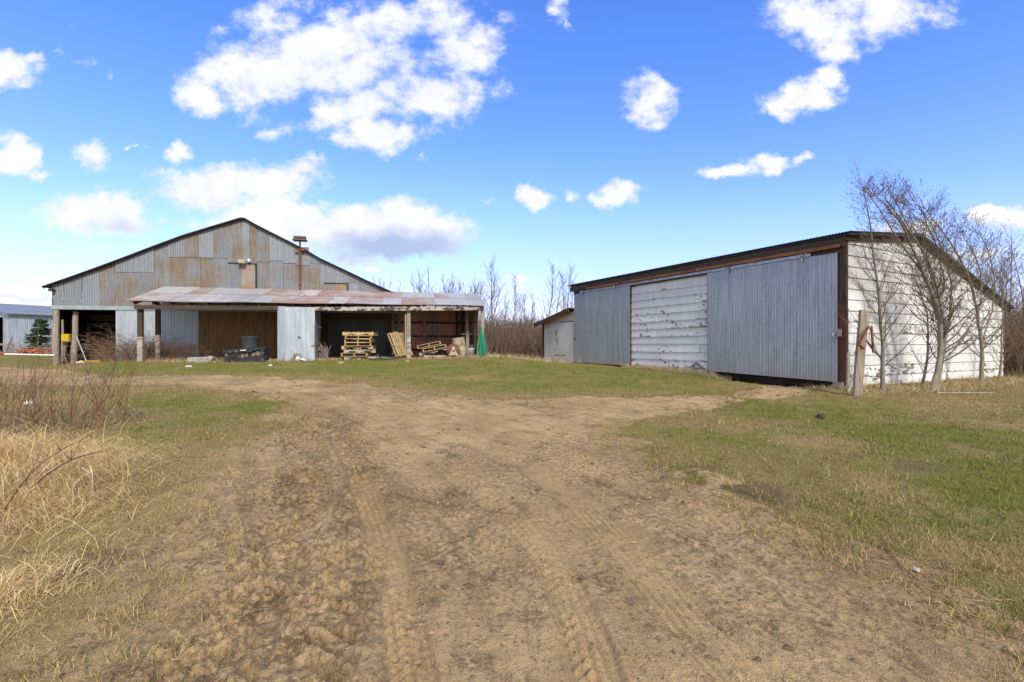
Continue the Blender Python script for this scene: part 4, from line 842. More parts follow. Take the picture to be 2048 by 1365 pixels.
# ================================================================== lean-to clutter
def loc_t(name, label, cat, px, py, d, group=None, rz=0.):
    w_ = BARN.world(BARN.hit_y(px, py, d)); return thing(name, label, cat, (w_.x, w_.y, hz(w_.x, w_.y)), BARN.th+rz, group)
def ring(r, z): return (r, z)
# lying drum, its painted end facing the yard
t_ = loc_t('drum', 'rusty steel drum lying with a white painted patch on its end', 'drum', 907, 721, -2.55); rr_ = .29
Mx = Matrix.Translation((0, 0, rr_)) @ Matrix.Rotation(R(90), 4, 'X')
b_ = MB(); b_.lathe([(0, .035), (.255, .035), (.27, .0), (.29, .0), (.29, -.22), (.298, -.24), (.29, -.26), (.29, -.5), (.298, -.52), (.29, -.54), (.29, -.82), (0, -.82)], 32, M=Mx); b_.build('body', M['rust2'], t_)
pm = MB(); pts = [(-.01,.2),(.035,.16),(.05,.06),(.12,-.05),(.20,-.17),(.17,-.21),(.09,-.19),(.02,-.16),(-.06,-.20),(-.21,-.19),(-.15,-.10),(-.08,.03),(-.05,.16)]
pm.add([(x_, -.041, rr_+z_+.01) for x_, z_ in pts], [tuple(range(len(pts)))]); pm.build('paint_patch', M['cream'], t_)
pm = MB(); pm.lathe([(0, .05), (.04, .05), (.04, .036)], 12, M=Mx); pm.build('bung', M['black'], t_)
t_ = loc_t('drum', 'tan ribbed drum leaning behind the rusty lying drum', 'drum', 922, 720, -1.7); t_.rotation_euler = (R(-3), R(-9), BARN.th)
b_ = MB(); b_.lathe([(.0, 0), (.28, 0), (.285, .02), (.285, .28), (.295, .30), (.285, .32), (.285, .56), (.295, .58), (.285, .60), (.285, .84), (.29, .86), (.275, .86), (.27, .84), (0, .84)], 32); b_.build('body', M['drum_tan'], t_)
t_ = loc_t('bucket', 'white plastic bucket at the foot of the brown post', 'bucket', 942, 717, -2.3)
b_ = MB(); b_.lathe([(0, .01), (.13, 0), (.15, .34), (.16, .345), (.16, .37), (.148, .37), (.135, .03), (0, .03)], 24); b_.build('body', M['white'], t_)
b_ = MB(); b_.tube([(.155*math.cos(a), .155*math.sin(a)*.2-.16*abs(math.sin(a)), .35-.20*math.sin(a)) for a in np.linspace(0, math.pi, 12)], .004, 5); b_.build('handle', M['steel'], t_)
t_ = loc_t('tarpaulin', 'crumpled grey tarpaulin heaped behind the white bucket', 'tarpaulin', 950, 716, -1.8)
b_ = MB(); vs = []; n = 14
for i_ in range(n+1):
    for j_ in range(n+1):
        u, v = i_/n-.5, j_/n-.5; r_ = math.hypot(u, v); vs.append((u*.75+.1*v, v*.6, max(-.02, .62*(1-(r_*2.0)**1.6)+.06*math.sin(u*19+v*7)+.05*math.sin(v*23-u*9))))
b_.add(vs, [(i_*(n+1)+j_, (i_+1)*(n+1)+j_, (i_+1)*(n+1)+j_+1, i_*(n+1)+j_+1) for i_ in range(n) for j_ in range(n)], 0, (0,0,0), True); b_.build('sheet', M['grey_plastic'], t_)
# green hose bundle on a nail of the end post
t_ = loc_t('hose', 'bright green garden hose hanging in long loops beside the end post', 'hose', 963, 714, LY+.0); top = BARN.hit_y(963.5, 657, LY).z+BARN.o[2]-t_.location.z
b_ = MB(); rg = random.Random(4)
for k in range(17):
    w0 = rg.uniform(.02, .13); bot = rg.uniform(.0, .2); dx = rg.choice((-.15, -.12, .10, .14, .17, .02))+rg.uniform(-.03, .03); dy = rg.uniform(-.07, .05); P = []
    for a in np.linspace(0, 2*math.pi, 28):
        zz = (top+bot)/2+(top-bot)/2*math.cos(a); f = ((top-zz)/(top-bot)); P.append((dx*f+w0*math.tanh(3*math.sin(a))*f*.62+.03*math.sin(a+k)*f*math.sin(3*a+k*2)+.012*math.sin(a), dy*f+.03*math.sin(a*2+k), zz))
    b_.tube(P, .0125, 6, cap=False)
b_.build('coil', M['green'], t_)
b_ = MB(); b_.tube([(0, .12, top-.02), (0, -.06, top+.0), (0, -.08, top+.04)], .012, 6); b_.build('nail', M['rust'], t_)
t_ = loc_t('work_stand', 'brown timber stand with a flat crossbar near the end wall', 'stand', 936, 718, -1.55)
b_ = MB(); b_.b(-.05, .05, -.05, .05, -.05, 1.0); b_.build('upright', M['post_wood'], t_); b_ = MB(); b_.b(-.30, .36, -.07, .07, 1.0, 1.05); b_.build('crossbar', M['grey_wood'], t_); b_ = MB(); b_.b(.22, .28, -.04, .04, -.05, .999); b_.build('upright', M['dark_wood'], t_)
t_ = loc_t('iron_bar', 'thin rusty rod propped on the red back wall', 'rod', 905, 715, -.5); b_ = MB(); b_.tube([(0, 0, 0), (.03, .2, 1.15)], .014, 6); b_.build('rod', M['rust'], t_)
t_ = loc_t('scrap_board', 'dark plank lying across the tan drum and the back wall', 'plank', 908, 716, -1.2); b_ = MB(); b_.bar((-.3, 0, .70), (.85, .15, 1.02), .03, .2); b_.build('board', M['dark_wood'], t_)
# weathered boards by the middle post
t_ = loc_t('board_panel', 'grey weathered board panel standing beside the middle post', 'board', 800, 721, -2.1)
for k, (x0, w_, h_) in enumerate(((-.28, .2, 1.12), (-.07, .17, 1.08), (.11, .16, 1.1))):
    b_ = MB(); b_.box(x0+w_/2, .0+.015*k, h_/2-.05, w_, .03, h_+.1, Matrix.Rotation(R(-3+k), 3, 'X')); b_.build('board', M['grey_wood'], t_)
t_ = loc_t('tyre', 'small dark tyre on the ground at the foot of the grey boards', 'tyre', 793, 720, -2.5); Mx = Matrix.Translation((0, 0, .13)) @ Matrix.Rotation(R(70), 4, 'X')
b_ = MB(); b_.lathe([(.09+.05*math.cos(a), .05*math.sin(a)) for a in np.linspace(0, 2*math.pi, 11)], 20, M=Mx); b_.build('tread', M['rubber'], t_)
t_ = loc_t('tarpaulin', 'flat scrap of green plastic sheeting on the ground near the leaning pallet', 'tarpaulin', 764, 722, -2.75)
b_ = MB(); vs = [(math.cos(a)*(.42+.12*math.sin(a*3)), math.sin(a)*.3, .015+.03*math.sin(a*5)) for a in np.linspace(0, 6.1, 16)]+[(0, 0, .09)]; b_.add(vs, [(k, (k+1) % 16, 16) for k in range(16)]); b_.build('sheet', M['green'], t_)
t_ = loc_t('stick_bundle', 'dark heap of old branches on the grass before the leaning pallet', 'branches', 765, 727, LY-.45); T = Tubes(); rg = random.Random(2)
for k in range(26):
    a = rg.uniform(-.5, .5); x_ = rg.uniform(-.35, .35); T.add([(x_-.2*math.cos(a), -.1+.2*math.sin(a)+rg.uniform(-.1, .1), rg.uniform(0, .05)), (x_+.25*math.cos(a), .2*math.sin(a), rg.uniform(.02, .1))], .012, 4, (.10, .075, .05))
T.build('branch', M['twig'], t_)
t_ = loc_t('scrap_heap', 'tangle of old grey sticks and wire beside the pale metal panel', 'scrap', 644, 722, LY+1.0); T = Tubes()
for k in range(34):
    x_ = rg.uniform(-.2, .25); T.add([(x_, rg.uniform(-.2, .2), 0), (x_+rg.uniform(-.12, .12), rg.uniform(-.1, .2), rg.uniform(.2, .4)), (x_+rg.uniform(-.3, .1), rg.uniform(0, .3), rg.uniform(.35, .7))], .013, 4, rg.choice([(.24, .2, .17), (.12, .09, .07), (.3, .27, .24)]))
T.build('stick', M['twig'], t_)
t_ = loc_t('tool_crate', 'red plastic scrap lying right of the tall pallet stack', 'scrap', 748, 721, -2.6); b_ = MB(); b_.box(0, 0, .06, .28, .2, .12, Matrix.Rotation(.2, 3, 'Y'), taper=.85); b_.box(.16, -.02, .1, .04, .04, .2); b_.build('body', M['red_p'], t_)
# battered black trough and barrel in front of the brown wall
t_ = loc_t('trough', 'battered black open topped feed trough in front of the brown wall', 'trough', 494, 732, LY-.05, None, R(-3)); LW = 1.56; b_ = MB()
a_ = BARN.hit_y(456, 732, LY); c_ = BARN.hit_y(534.5, 730, LY); LW = c_.x-a_.x
prof_ = [(-LW/2, .43), (-LW/2+.1, .42), (LW/2-.22, .54), (LW/2, .52)]
for y_ in (-.28, .25):
    n = 16
    for k in range(n):
        x0 = -LW/2+LW*k/n; x1 = -LW/2+LW*(k+1)/n; f_ = lambda x: float(np.interp(x, [p_[0] for p_ in prof_], [p_[1] for p_ in prof_]))
        w0 = .015*math.sin(x0*9); w1 = .015*math.sin(x1*9)
        b_.add([(x0, y_+w0, -.05), (x1, y_+w1, -.05), (x1, y_+w1, f_(x1)), (x0, y_+w0, f_(x0)), (x0, y_+w0+.03, -.05), (x1, y_+w1+.03, -.05), (x1, y_+w1+.03, f_(x1)), (x0, y_+w0+.03, f_(x0))], [(0,1,2,3),(5,4,7,6),(3,2,6,7)])
for x_ in (-LW/2, LW/2-.03): b_.b(x_, x_+.03, -.25, .25, -.05, .43 if x_ < 0 else .52)
b_.b(-LW/2+.03, LW/2-.03, -.25, .25, .0, .05); b_.build('body', M['black'], t_)
b_ = MB(); b_.bar((-LW/2-.03, -.31, .40), (-LW/2+.9, -.33, .42), .09, .05); b_.bar((-LW/2+.9, -.33, .42), (LW/2-.1, -.31, .53), .08, .05); b_.bar((-LW/2, .27, .45), (LW/2-.1, .29, .55), .03, .06); b_.build('rim', M['black'], t_)
for dx, zz in ((.49, .31), (-.05, .22), (.1, .26), (-.6, .26), (.33, .28)):
    b_ = MB(); rg = random.Random(int(dx*100)); vs = [(dx+(.03+.03*rg.random()+.06*(dx > .4))*math.cos(a), -.2975-.002*(dx > 0), zz+(.05+.05*rg.random())*math.sin(a)) for a in np.linspace(0, 5.9, 12)]; b_.add(vs, [tuple(range(12))]); b_.build('mud_patch', M['mud'], t_)
b_ = MB(); b_.box(.0, -.362, .445, .2, .006, .03, Matrix.Rotation(-.08, 3, 'Y')); b_.build('sticker', M['white'], t_)
t_ = loc_t('barrel', 'open grey black plastic barrel standing behind the trough', 'barrel', 501, 726, -1.9); b_ = MB(); hgt = 40*19.0/FOC+.16
b_.lathe([(0, 0), (.29, 0), (.30, .2), (.31, .22), (.30, .24), (.31, hgt-.1), (.325, hgt-.05), (.33, hgt), (.30, hgt), (.285, hgt-.12), (.28, .1), (0, .08)], 30); b_.build('body', M['rubber'], t_)
t_ = loc_t('concrete_block', 'broken grey concrete slab on the ground left of the trough', 'slab', 402, 729, LY+.1, None, R(2)); b_ = MB(); b_.box(0, 0, .07, .85, .35, .2, None, taper=.95); b_.box(.34, -.02, .12, .2, .36, .16, Matrix.Rotation(.35, 3, 'Y')); b_.build('slab', M['concrete'], t_, bevel=.03)
t_ = loc_t('scrap_heap', 'small heap of broken boards and pale rubbish below the dented metal panel', 'scrap', 596, 729, LY-.1); b_ = MB()
b_.bar((-.22, -.1, .0), (-.12, .1, .26), .12, .02); b_.bar((-.1, .05, .24), (.12, .0, .2), .14, .02); b_.bar((.1, -.1, .02), (.42, .0, .05), .1, .03); b_.build('board', M['grey_wood'], t_); b_ = MB(); b_.box(.22, -.15, .06, .2, .14, .06, Matrix.Rotation(.3, 3, 'Y')); b_.box(.02, -.12, .08, .12, .14, .1, Matrix.Rotation(.6, 3, 'X')); b_.build('rubbish', M['white'], t_)
for k, (px, py, s_, lb) in enumerate([(540, 733, .12, 'scrap of white paper on the grass right of the black trough'), (378, 735, .16, 'white plastic scrap on the grass below the grey slab'), (815, 724.5, .13, 'pale wood chip on the grass below the middle post'), (683, 728, .16, 'long pale splinter on the grass below the tall pallet stack'), (61, 810, .16, 'crumpled white plastic bottle among the red stems'), (1642, 837, .14, 'dark broken stick lying alone on the turf before the shed'), (1832, 1147, .03, 'bleached white chip beside the dry stems at the turf edge')]):
    g_ = ground_pt(px, py); t_ = thing('litter', lb, 'litter', g_+Vector((0, 0, .012)), k*.3); b_ = MB(); rg = random.Random(k); n = 9
    vs = [(s_*.6*math.cos(a)*(1+.3*rg.random()), s_*.3*math.sin(a)*(1+.4*rg.random()), .01*rg.random()) for a in np.linspace(0, 5.6, n)]; vs += [(x_*.7, y_*.7, s_*.28+.02*rg.random()) for x_, y_, _ in vs]
    b_.add(vs, [(i_, (i_+1) % n, n+(i_+1) % n, n+i_) for i_ in range(n)]+[tuple(range(n, 2*n))]); b_.build('scrap', M['dark_wood'] if 'dark' in lb else (M['pallet'] if 'wood' in lb or 'splinter' in lb else M['paper']), t_)
# ================================================================== left bay of the barn
p = H(127, 676, -.05); t_ = place(BARN, 'metal_box', 'yellow metal box fixed to the corner post of the barn', 'box', p.x, .1, p.z-.16); b_ = MB(); b_.box(0, .0, .16, .27, .16, .31, None); b_.build('case', M['yellow'], t_, bevel=.01); b_ = MB(); b_.box(-.05, -.088, .17, .1, .014, .22, Matrix.Rotation(.1, 3, 'Y')); b_.build('door', M['yellow'], t_)
t_ = place(BARN, 'metal_pole', 'thin pale pole leaning in the dark bay of the barn', 'pole', H(175, 728, -.1).x, -.1, H(175, 728, -.1).z); q = H(153, 674, .25)-H(175, 728, -.1); b_ = MB(); b_.tube([(0, 0, 0), tuple(q)], .02, 7); b_.build('pole', M['steel'], t_)
for px, lb, mt, ln in ((184, 'yellow painted timber lying on the ground in the barn bay', 'yellow', .62),):
    p = H(px, 728, -.15); t_ = place(BARN, 'timber', lb, 'timber', p.x, -.15, p.z); b_ = MB(); b_.box(0, 0, .07, ln, .1, .15, Matrix.Rotation(-.04, 3, 'Y')); b_.build('beam', M[mt], t_)
p = H(161, 728, -.1); t_ = place(BARN, 'jug', 'white plastic jug on the ground beside the leaning pole', 'jug', p.x, -.1, p.z-.02); b_ = MB(); Mx = Matrix.Translation((0, 0, .07)) @ Matrix.Rotation(R(80), 4, 'Y'); b_.lathe([(0, -.13), (.07, -.13), (.075, .05), (.03, .11), (.025, .15), (0, .15)], 14, M=Mx); b_.build('body', M['white'], t_)
p = H(174, 730, -.3); t_ = place(BARN, 'concrete_block', 'pale block standing on the ground under the leaning pole', 'block', p.x, -.3, p.z-.03); b_ = MB(); b_.b(-.05, .06, -.06, .06, 0, .17); b_.build('block', M['grey_wood'], t_, bevel=.01)
p = H(126, 715, .3); t_ = place(BARN, 'board_panel', 'grey curved board leaning behind the corner post', 'board', p.x, .3, p.z-.15); b_ = MB(); b_.tube([(-.03, 0, 0), (0, 0, .4), (.06, .0, .8)], [.13, .12, .1], 6); b_.build('board', M['grey_wood'], t_)
p = H(140, 731, -.0); t_ = place(BARN, 'stick', 'thin stick propped against the second barn post', 'stick', p.x, 0, p.z); b_ = MB(); b_.tube([(.02, -.1, 0), (-.25, .1, .36)], .014, 6); b_.build('stick', M['grey_wood'], t_)
for k, (px, zz, lb) in enumerate(((205, .25, 'low dark stack of boards inside the barn bay'),)):
    p = H(px, 722, 1.5); t_ = place(BARN, 'lumber_stack', lb, 'lumber', p.x, 1.5, p.z-.1); b_ = MB()
    for j_ in range(5): b_.box(.02*j_, .0, .06+.1*j_, 1.5, .35, .07, Matrix.Rotation(.02*j_, 3, 'Z'))
    b_.build('board', M['dark_wood'], t_)
p = H(104, 711, -.08); t_ = place(BARN, 'barrier_pole', 'white barrier pole reaching left from the barn corner post', 'barrier', p.x, -.08, p.z); e_ = at(-70, 707, 19.0); e_ = BARN.loc(e_)-p; b_ = MB(); e2 = (e_.x, e_.y, e_.z); b_.tube([(0.1, 0, 0), e2], .033, 8); b_.build('pole', M['white'], t_)
b_ = MB(); b_.tube([tuple(Vector(e2)*.55+Vector((0, -.004, .0))), tuple(Vector(e2)*.62+Vector((0, -.004, 0)))], .0345, 8); b_.build('red_band', M['red_p'], t_)
b_ = MB(); b_.tube([(e2[0], e2[1]+.06, -1.1), (e2[0], e2[1]+.06, .15)], .05, 8); b_.build('support_post', M['grey_wood'], t_)
# ================================================================== lamps
p = BARN.hit_y(600, 582, -.12); t_ = place(BARN, 'light_pole', 'rusty yard light pole rising from the lean-to roof', 'lamp post', p.x, -.12, p.z-.03); zt = BARN.hit_y(600, 480, -.12).z-p.z
b_ = MB(); b_.tube([(0, 0, 0), (0, 0, zt*.82), (0, 0, zt)], [.05, .045, .036], 10); b_.build('pole', M['rust2'], t_)
b_ = MB(); b_.b(-.28, .28, -.06, .06, -.02, .03); b_.build('base_plate', M['black_edge'], t_)
b_ = MB(); b_.b(-.2, .2, -.11, -.05, zt*.80, zt*.83); b_.build('cross_arm', M['rust'], t_)
b_ = MB(); b_.b(-.28, .28, -.2, .2, zt-.02, zt+.03, 0, (0,0,0)); b_.build('lamp_tray', M['orange_rust'], t_)
b_ = MB()
for k in range(5): b_.box(-.2+.1*k, -.02, zt+.11, .085, .26, .13, Matrix.Rotation(R(8*(k-2)), 3, 'Y'), taper=.8)
b_.b(-.25, .25, -.16, .16, zt+.031, zt+.07); b_.build('lamp_head', M['rubber'], t_)
p = BARN.hit_y(484, 523, -.2); t_ = place(BARN, 'wall_lamp', 'pale floodlight box on a bracket high on the barn gable', 'lamp', p.x, -.03, p.z)
b_ = MB(); b_.b(-.14, .14, -.30, -.08, -.10, .07); b_.build('housing', M['cream'], t_, bevel=.015); b_ = MB(); b_.tube([(-.38, 0, -.1), (-.3, -.1, -.02), (-.14, -.15, .0)], .014, 6); b_.tube([(.14, -.15, .04), (.24, -.12, .06)], .016, 6); b_.build('bracket', M['steel'], t_)
b_ = MB(); b_.lathe([(0, -.07), (.05, -.07), (.055, 0), (.05, .05), (0, .07)], 12, M=Matrix.Translation((.27, -.14, .05))); b_.build('sensor', M['white'], t_)
# ================================================================== by the white shed
b0 = ground_pt(1713, 793); t0 = b0.y; tp = at(1727, 620, t0+.05); d_ = tp-b0
t_ = thing('fence_post', 'split weathered fence post leaning in front of the shed gable', 'post', b0, 0)
b_ = MB(); n = 6; P = [Vector((0, 0, -.2))]+[Vector(d_)*(k/n) for k in range(1, n+1)]
wl_ = at(1706, 700, t0); wr_ = at(1734, 700, t0); wdt = 16/FOC*t0
for s0, s1 in ((-.5, .12), (.15, .5)):
    vs = []
    for k, q in enumerate(P):
        w_ = wdt*(1.05-.12*k/n); top_ = .0 if k < n else (.0 if s0 < 0 else -.02)
        for sx, dy in ((s0, -.045), (s1, -.05), (s1, .03), (s0, .025)): vs.append((q.x+sx*w_+.004*math.sin(k*3+sx*5), q.y+dy, q.z+top_))
    b_.add(vs, [(k*4+j_, k*4+(j_+1) % 4, k*4+4+(j_+1) % 4, k*4+4+j_) for k in range(n) for j_ in range(4)]+[(n*4, n*4+1, n*4+2, n*4+3)])
b_.build('post', M['post_wood'], t_)
A_ = [at(*c)-b0 for c in ((1737, 654, t0-.11), (1726, 672, t0-.12), (1717, 690, t0-.12), (1709, 709, t0-.11))]
b_ = MB()
for q0, q1, w_ in ((A_[0], A_[1], .06), (A_[1], A_[2], .06), (A_[2], A_[3], .022)): b_.bar(q0, q1, w_, .02, up=(0, -1, 0))
b_.bar(A_[2]+Vector((.04, 0, .0)), A_[2]+Vector((.09, 0, -.09)), .07, .03, up=(0, -1, 0)); b_.build('iron_strap', M['orange_rust'], t_)
b_ = MB(); q0 = at(1736, 653, t0+.0)-b0; q1 = at(1740, 706, t0)-b0; b_.bar(q0+Vector((.02, -.07, 0)), q1+Vector((.02, -.07, 0)), .035, .03, up=(1, 0, 0)); b_.build('iron_hook', M['rust'], t_)
p = S(1694, 770, -.15); w_ = SHED.world(p); t_ = thing('plank', 'short grey plank standing on end at the shed corner', 'plank', (w_.x, w_.y, hz(w_.x, w_.y)-.05), SHED.th); b_ = MB(); b_.b(-.03, .06, -.03, .0, 0, S(1694, 697, -.15).z-p.z+.08); b_.build('plank', M['grey_wood'], t_)
p = S(1694, 782, -.5); w_ = SHED.world(p); t_ = thing('stick', 'grey stick leaning between the fence post and the shed corner', 'stick', (w_.x, w_.y, hz(w_.x, w_.y)), 0); b_ = MB(); b_.tube([(-.05, -.1, 0), (.12, .05, .16), (.22, .1, .4)], [.03, .028, .02], 7); b_.build('stick', M['grey_wood'], t_)
g0 = ground_pt(1875, 791); g1 = ground_pt(1985, 790); t_ = thing('metal_pipe', 'pale metal pipe lying in the grass before the shed gable', 'pipe', g0, 0); d_ = g1-g0; b_ = MB(); b_.tube([(0, 0, .05), (d_.x*.5, d_.y*.5, d_.z*.5+.05), (d_.x, d_.y, d_.z+.04)], .011, 8); b_.build('pipe', M['concrete'], t_)
g0 = ground_pt(1765, 1078); t_ = thing('dead_stem', 'long brown dead stem lying on the turf edge', 'stem', g0, 0); T = Tubes(); pts_ = [np.array(ground_pt(*q))-np.array(g0)+np.array([0, 0, .018]) for q in ((1765,1078),(1780,1105),(1800,1135),(1830,1160),(1862,1190),(1880,1196))]; T.add(pts_, [.0045, .0045, .004, .004, .003, .002], 5, (.26, .15, .08)); T.add([pts_[3], pts_[3]+np.array([.12, .03, .02]), pts_[3]+np.array([.28, .02, .0])], .0025, 4, (.24, .13, .07)); T.build('stem', M['twig'], t_)
g0 = ground_pt(1990, 1225); t_ = thing('straw_litter', 'wisps of dry straw lying on the dirt at the turf edge', 'straw', g0, 0); T = Tubes(); rg = random.Random(9)
for k in range(46):
    q = np.array(ground_pt(rg.uniform(1860, 2050), rg.uniform(1165, 1265)))-np.array(g0); a = rg.uniform(0, 6.28); l_ = rg.uniform(.05, .14); T.add([q+[0, 0, .008], q+[math.cos(a)*l_*.5, math.sin(a)*l_*.5, .012+rg.random()*.012], q+[math.cos(a+.6)*l_, math.sin(a+.6)*l_, .006]], .0016, 3, (.45, .33, .15))
T.build('straw', M['twig'], t_)
# red rubble heap and boards by the far garage
w_ = at(72, 701, 27.); t_ = thing('rubble_heap', 'heap of broken red bricks and sticks under the small spruce', 'rubble', (w_.x, w_.y, hz(w_.x, w_.y)), 0); b_ = MB(); rg = random.Random(6)
for k in range(130):
    u = rg.gauss(0, .5); v = rg.gauss(0, .3); b_.box(u, v, max(0, .34-.35*abs(u))*rg.random()+.03, rg.uniform(.1, .24), rg.uniform(.08, .12), .07, Matrix.Rotation(rg.uniform(0, 3), 3, 'Z') @ Matrix.Rotation(rg.uniform(-.6, .6), 3, 'X'))
b_.build('brick', M['brick_red'], t_)
T = Tubes()
for k in range(40): u = rg.uniform(-1.6, 1.); T.add([(u, rg.uniform(-.3, .3), .02), (u+rg.uniform(-.4, .4), rg.uniform(-.3, .3), rg.uniform(.2, .5)), (u+rg.uniform(-.8, .8), rg.uniform(-.3, .3), rg.uniform(.2, .75))], .014, 4, (.25, .2, .17))
T.build('stick', M['twig'], t_)
w_ = at(6, 704, 30.5); t_ = thing('sawhorse', 'rough timber sawhorse standing before the dark garage doorway', 'sawhorse', (w_.x, w_.y, hz(w_.x, w_.y)), .3); b_ = MB(); b_.bar((-.7, 0, .55), (.45, 0, .5), .12, .1); b_.build('beam', M['post_wood'], t_)
for x0, x1 in ((-.5, -.6), (.2, .55), (-.5, -.4)): b_ = MB(); b_.bar((x0, 0, .5), (x1, -.15 if x1 > -.5 else .2, -.02), .07, .05); b_.build('leg', M['post_wood'], t_)
b_ = MB(); b_.bar((.2, -.1, .0), (.45, .0, 1.), .08, .06); b_.build('brace', M['post_wood'], t_)
# ================================================================== vegetation
def unit(v): return v/(np.linalg.norm(v)+1e-9)
def branch(T, rg, p, d, L, r, lev, col, up=.35, wig=.12, kids=5, spread=.75, tipr=.25, seg=6, sides=4, buds=0., budr=.01, shrink=.5):
    pts = [np.array(p, float)]; d = unit(np.array(d, float))
    for k in range(seg):
        d = unit(d+np.array([rg.gauss(0, wig), rg.gauss(0, wig), rg.gauss(0, wig)*.6+up*.22])); pts.append(pts[-1]+d*L/seg)
    rad = [r*(1-(1-tipr)*k/seg) for k in range(seg+1)]
    T.add(pts, rad, sides if r > .006 else 3, col)
    if buds:
        for k in range(1, seg+1):
            if rg.random() < buds:
                q = pts[k]+np.array([rg.gauss(0, .006), rg.gauss(0, .006), rg.gauss(0, .01)]); T.bud(q, budr, budr*3.2, (col[0]*.7, col[1]*.6, col[2]*.55))
    if lev > 0:
        for j in range(kids):
            f = .22+.75*(j+rg.random())/kids; k = min(int(f*seg), seg-1); q = pts[k]+(pts[k+1]-pts[k])*(f*seg-k); dd = unit(pts[k+1]-pts[k])
            a = rg.uniform(0, 6.283); ref = np.array([math.cos(a), math.sin(a), .15]); s = unit(ref-dd*ref.dot(dd)); nd = dd*math.cos(spread)+s*math.sin(spread)
            branch(T, rg, q, nd, L*shrink*(1.15-.6*f)*rg.uniform(.7, 1.3), rad[k]*.55, lev-1, col, up, wig, max(2, int(kids*.7)), spread, tipr, max(3, seg-1), 3, buds, budr, shrink)
GREY = (.165, .136, .095); RED = (.20, .105, .065); BROWN = (.185, .13, .09); OLIVE = (.235, .195, .115)
def resample(P, n):
    P = np.array(P, float); s = np.concatenate([[0], np.cumsum(np.linalg.norm(np.diff(P, axis=0), axis=1))]); t_ = np.linspace(0, s[-1], n); Q = np.stack([np.interp(t_, s, P[:, k]) for k in range(3)], 1)
    for _ in range(2): Q[1:-1] = (Q[:-2]+2*Q[1:-1]+Q[2:])/4
    return Q
def sapling(px, off, r0, label, seed, nb=26, blen=1.2, group='bare saplings in front of the shed gable', r1=.006, spread=.8, start=.12, col=GREY, buds=.55, stems=None):
    """trunks traced in the photo, standing off metres before the shed's gable"""
    rg = random.Random(seed); stems = stems or [px]; root = None
    for st in stems:
        P = [SHED.world(SHED.hit_y(x, y, -off)) for x, y in st]
        if root is None:
            b = P[0].copy(); b.z = hz(b.x, b.y); root = thing('sapling', label, 'tree', b, 0, group); o_ = np.array(b); crown = Tubes()
        first = P[0].z < hz(P[0].x, P[0].y)+.35; P[0].z = hz(P[0].x, P[0].y)-.05 if first else P[0].z; rs_ = r0 if first else r0*.42
        Q = resample(P, 26); nq = len(Q); rad = np.array([rs_+(r1-rs_)*(k/(nq-1))**.85 for k in range(nq)]); rad[0] *= 1.25
        jit = np.array([[rg.gauss(0, .008), rg.gauss(0, .02), 0] for _ in range(nq)]); Q = Q+np.cumsum(jit, 0)*.6
        T = Tubes(); T.add(Q, rad, 9, (0, 0, 0)); T.build('trunk', M['bark'], root, o_)
        nb_ = int(nb*1.5)
        for j in range(nb_):
            f = start+(1-start)*(j+rg.random())/nb_; k = min(int(f*(nq-1)), nq-2); d = unit(Q[k+1]-Q[k]); a = rg.uniform(0, 6.283); ref = np.array([math.cos(a), .75*math.sin(a)-.12, .1]); s = unit(ref-d*ref.dot(d))
            L = blen*(1.1-.75*f)*rg.uniform(.6, 1.25)
            branch(crown, rg, Q[k], d*math.cos(spread)+s*math.sin(spread), L, max(.0055, rad[k]*.32), 2 if j % 3 == 0 else 1, col, .42, .13, 5, .7, .3, 6, 4, buds if f > .3 else buds*.3, .007)
        branch(crown, rg, Q[-1], unit(Q[-1]-Q[-2]), .5, r1, 1, col, .2, .08, 3, .6, .3, 5, 4, .8, .007)
    crown.build('crown', M['twig'], root, o_); return root
sapling([(1766,775),(1765,700),(1764,663),(1758,582),(1749,501),(1742,451),(1734,410),(1721,366)], .75, .052, 'slim straight sapling nearest the shed corner, rising past the roof', 1, 30, 1.25)
sapling([(1845,780),(1855,731),(1856,663),(1848,620),(1836,580),(1822,540)], .7, .035, 'thin crooked sapling just left of the leaning pair of trunks', 3, 22, 1.0)
sapling(None, 1.05, .068, 'young tree with two curved trunks leaning left over the shed roof', 2, 30, 1.35, stems=[
 [(1864,788),(1870,755),(1876,724),(1879,673),(1872,629),(1859,589),(1842,542),(1822,495),(1805,458),(1771,417),(1738,388)],
 [(1878,700),(1884,640),(1872,575),(1850,510),(1822,450),(1800,400),(1785,372)],[(1888,690),(1905,630),(1908,570),(1895,510),(1868,455),(1840,415),(1822,392)],[(1874,640),(1850,560),(1815,500),(1780,450),(1752,405),(1728,372)],[(1882,620),(1890,560),(1880,500),(1858,450),(1838,405)],
 [(1872,786),(1882,735),(1889,700),(1891,663),(1883,616),(1873,569),(1862,525),(1845,495),(1822,461),(1792,414),(1765,374)]])
sapling([(1963,778),(1965,724),(1960,663),(1953,616),(1943,576),(1925,530),(1900,492),(1872,455),(1845,420)], .8, .055, 'leaning sapling before the lower right part of the shed gable', 4, 30, 1.3, stems=[[(1963,778),(1965,724),(1960,663),(1953,616),(1943,576),(1925,530),(1900,492),(1872,455),(1845,420)],[(1957,640),(1965,590),(1962,540),(1945,490),(1925,450)],[(1962,690),(1985,630),(1990,570),(1980,510),(1962,460)]])
sapling([(1995,756),(1998,700),(2000,640),(2003,590),(2008,540)], .6, .035, 'thin upright sapling beside the back corner of the shed', 5, 24, 1.1)
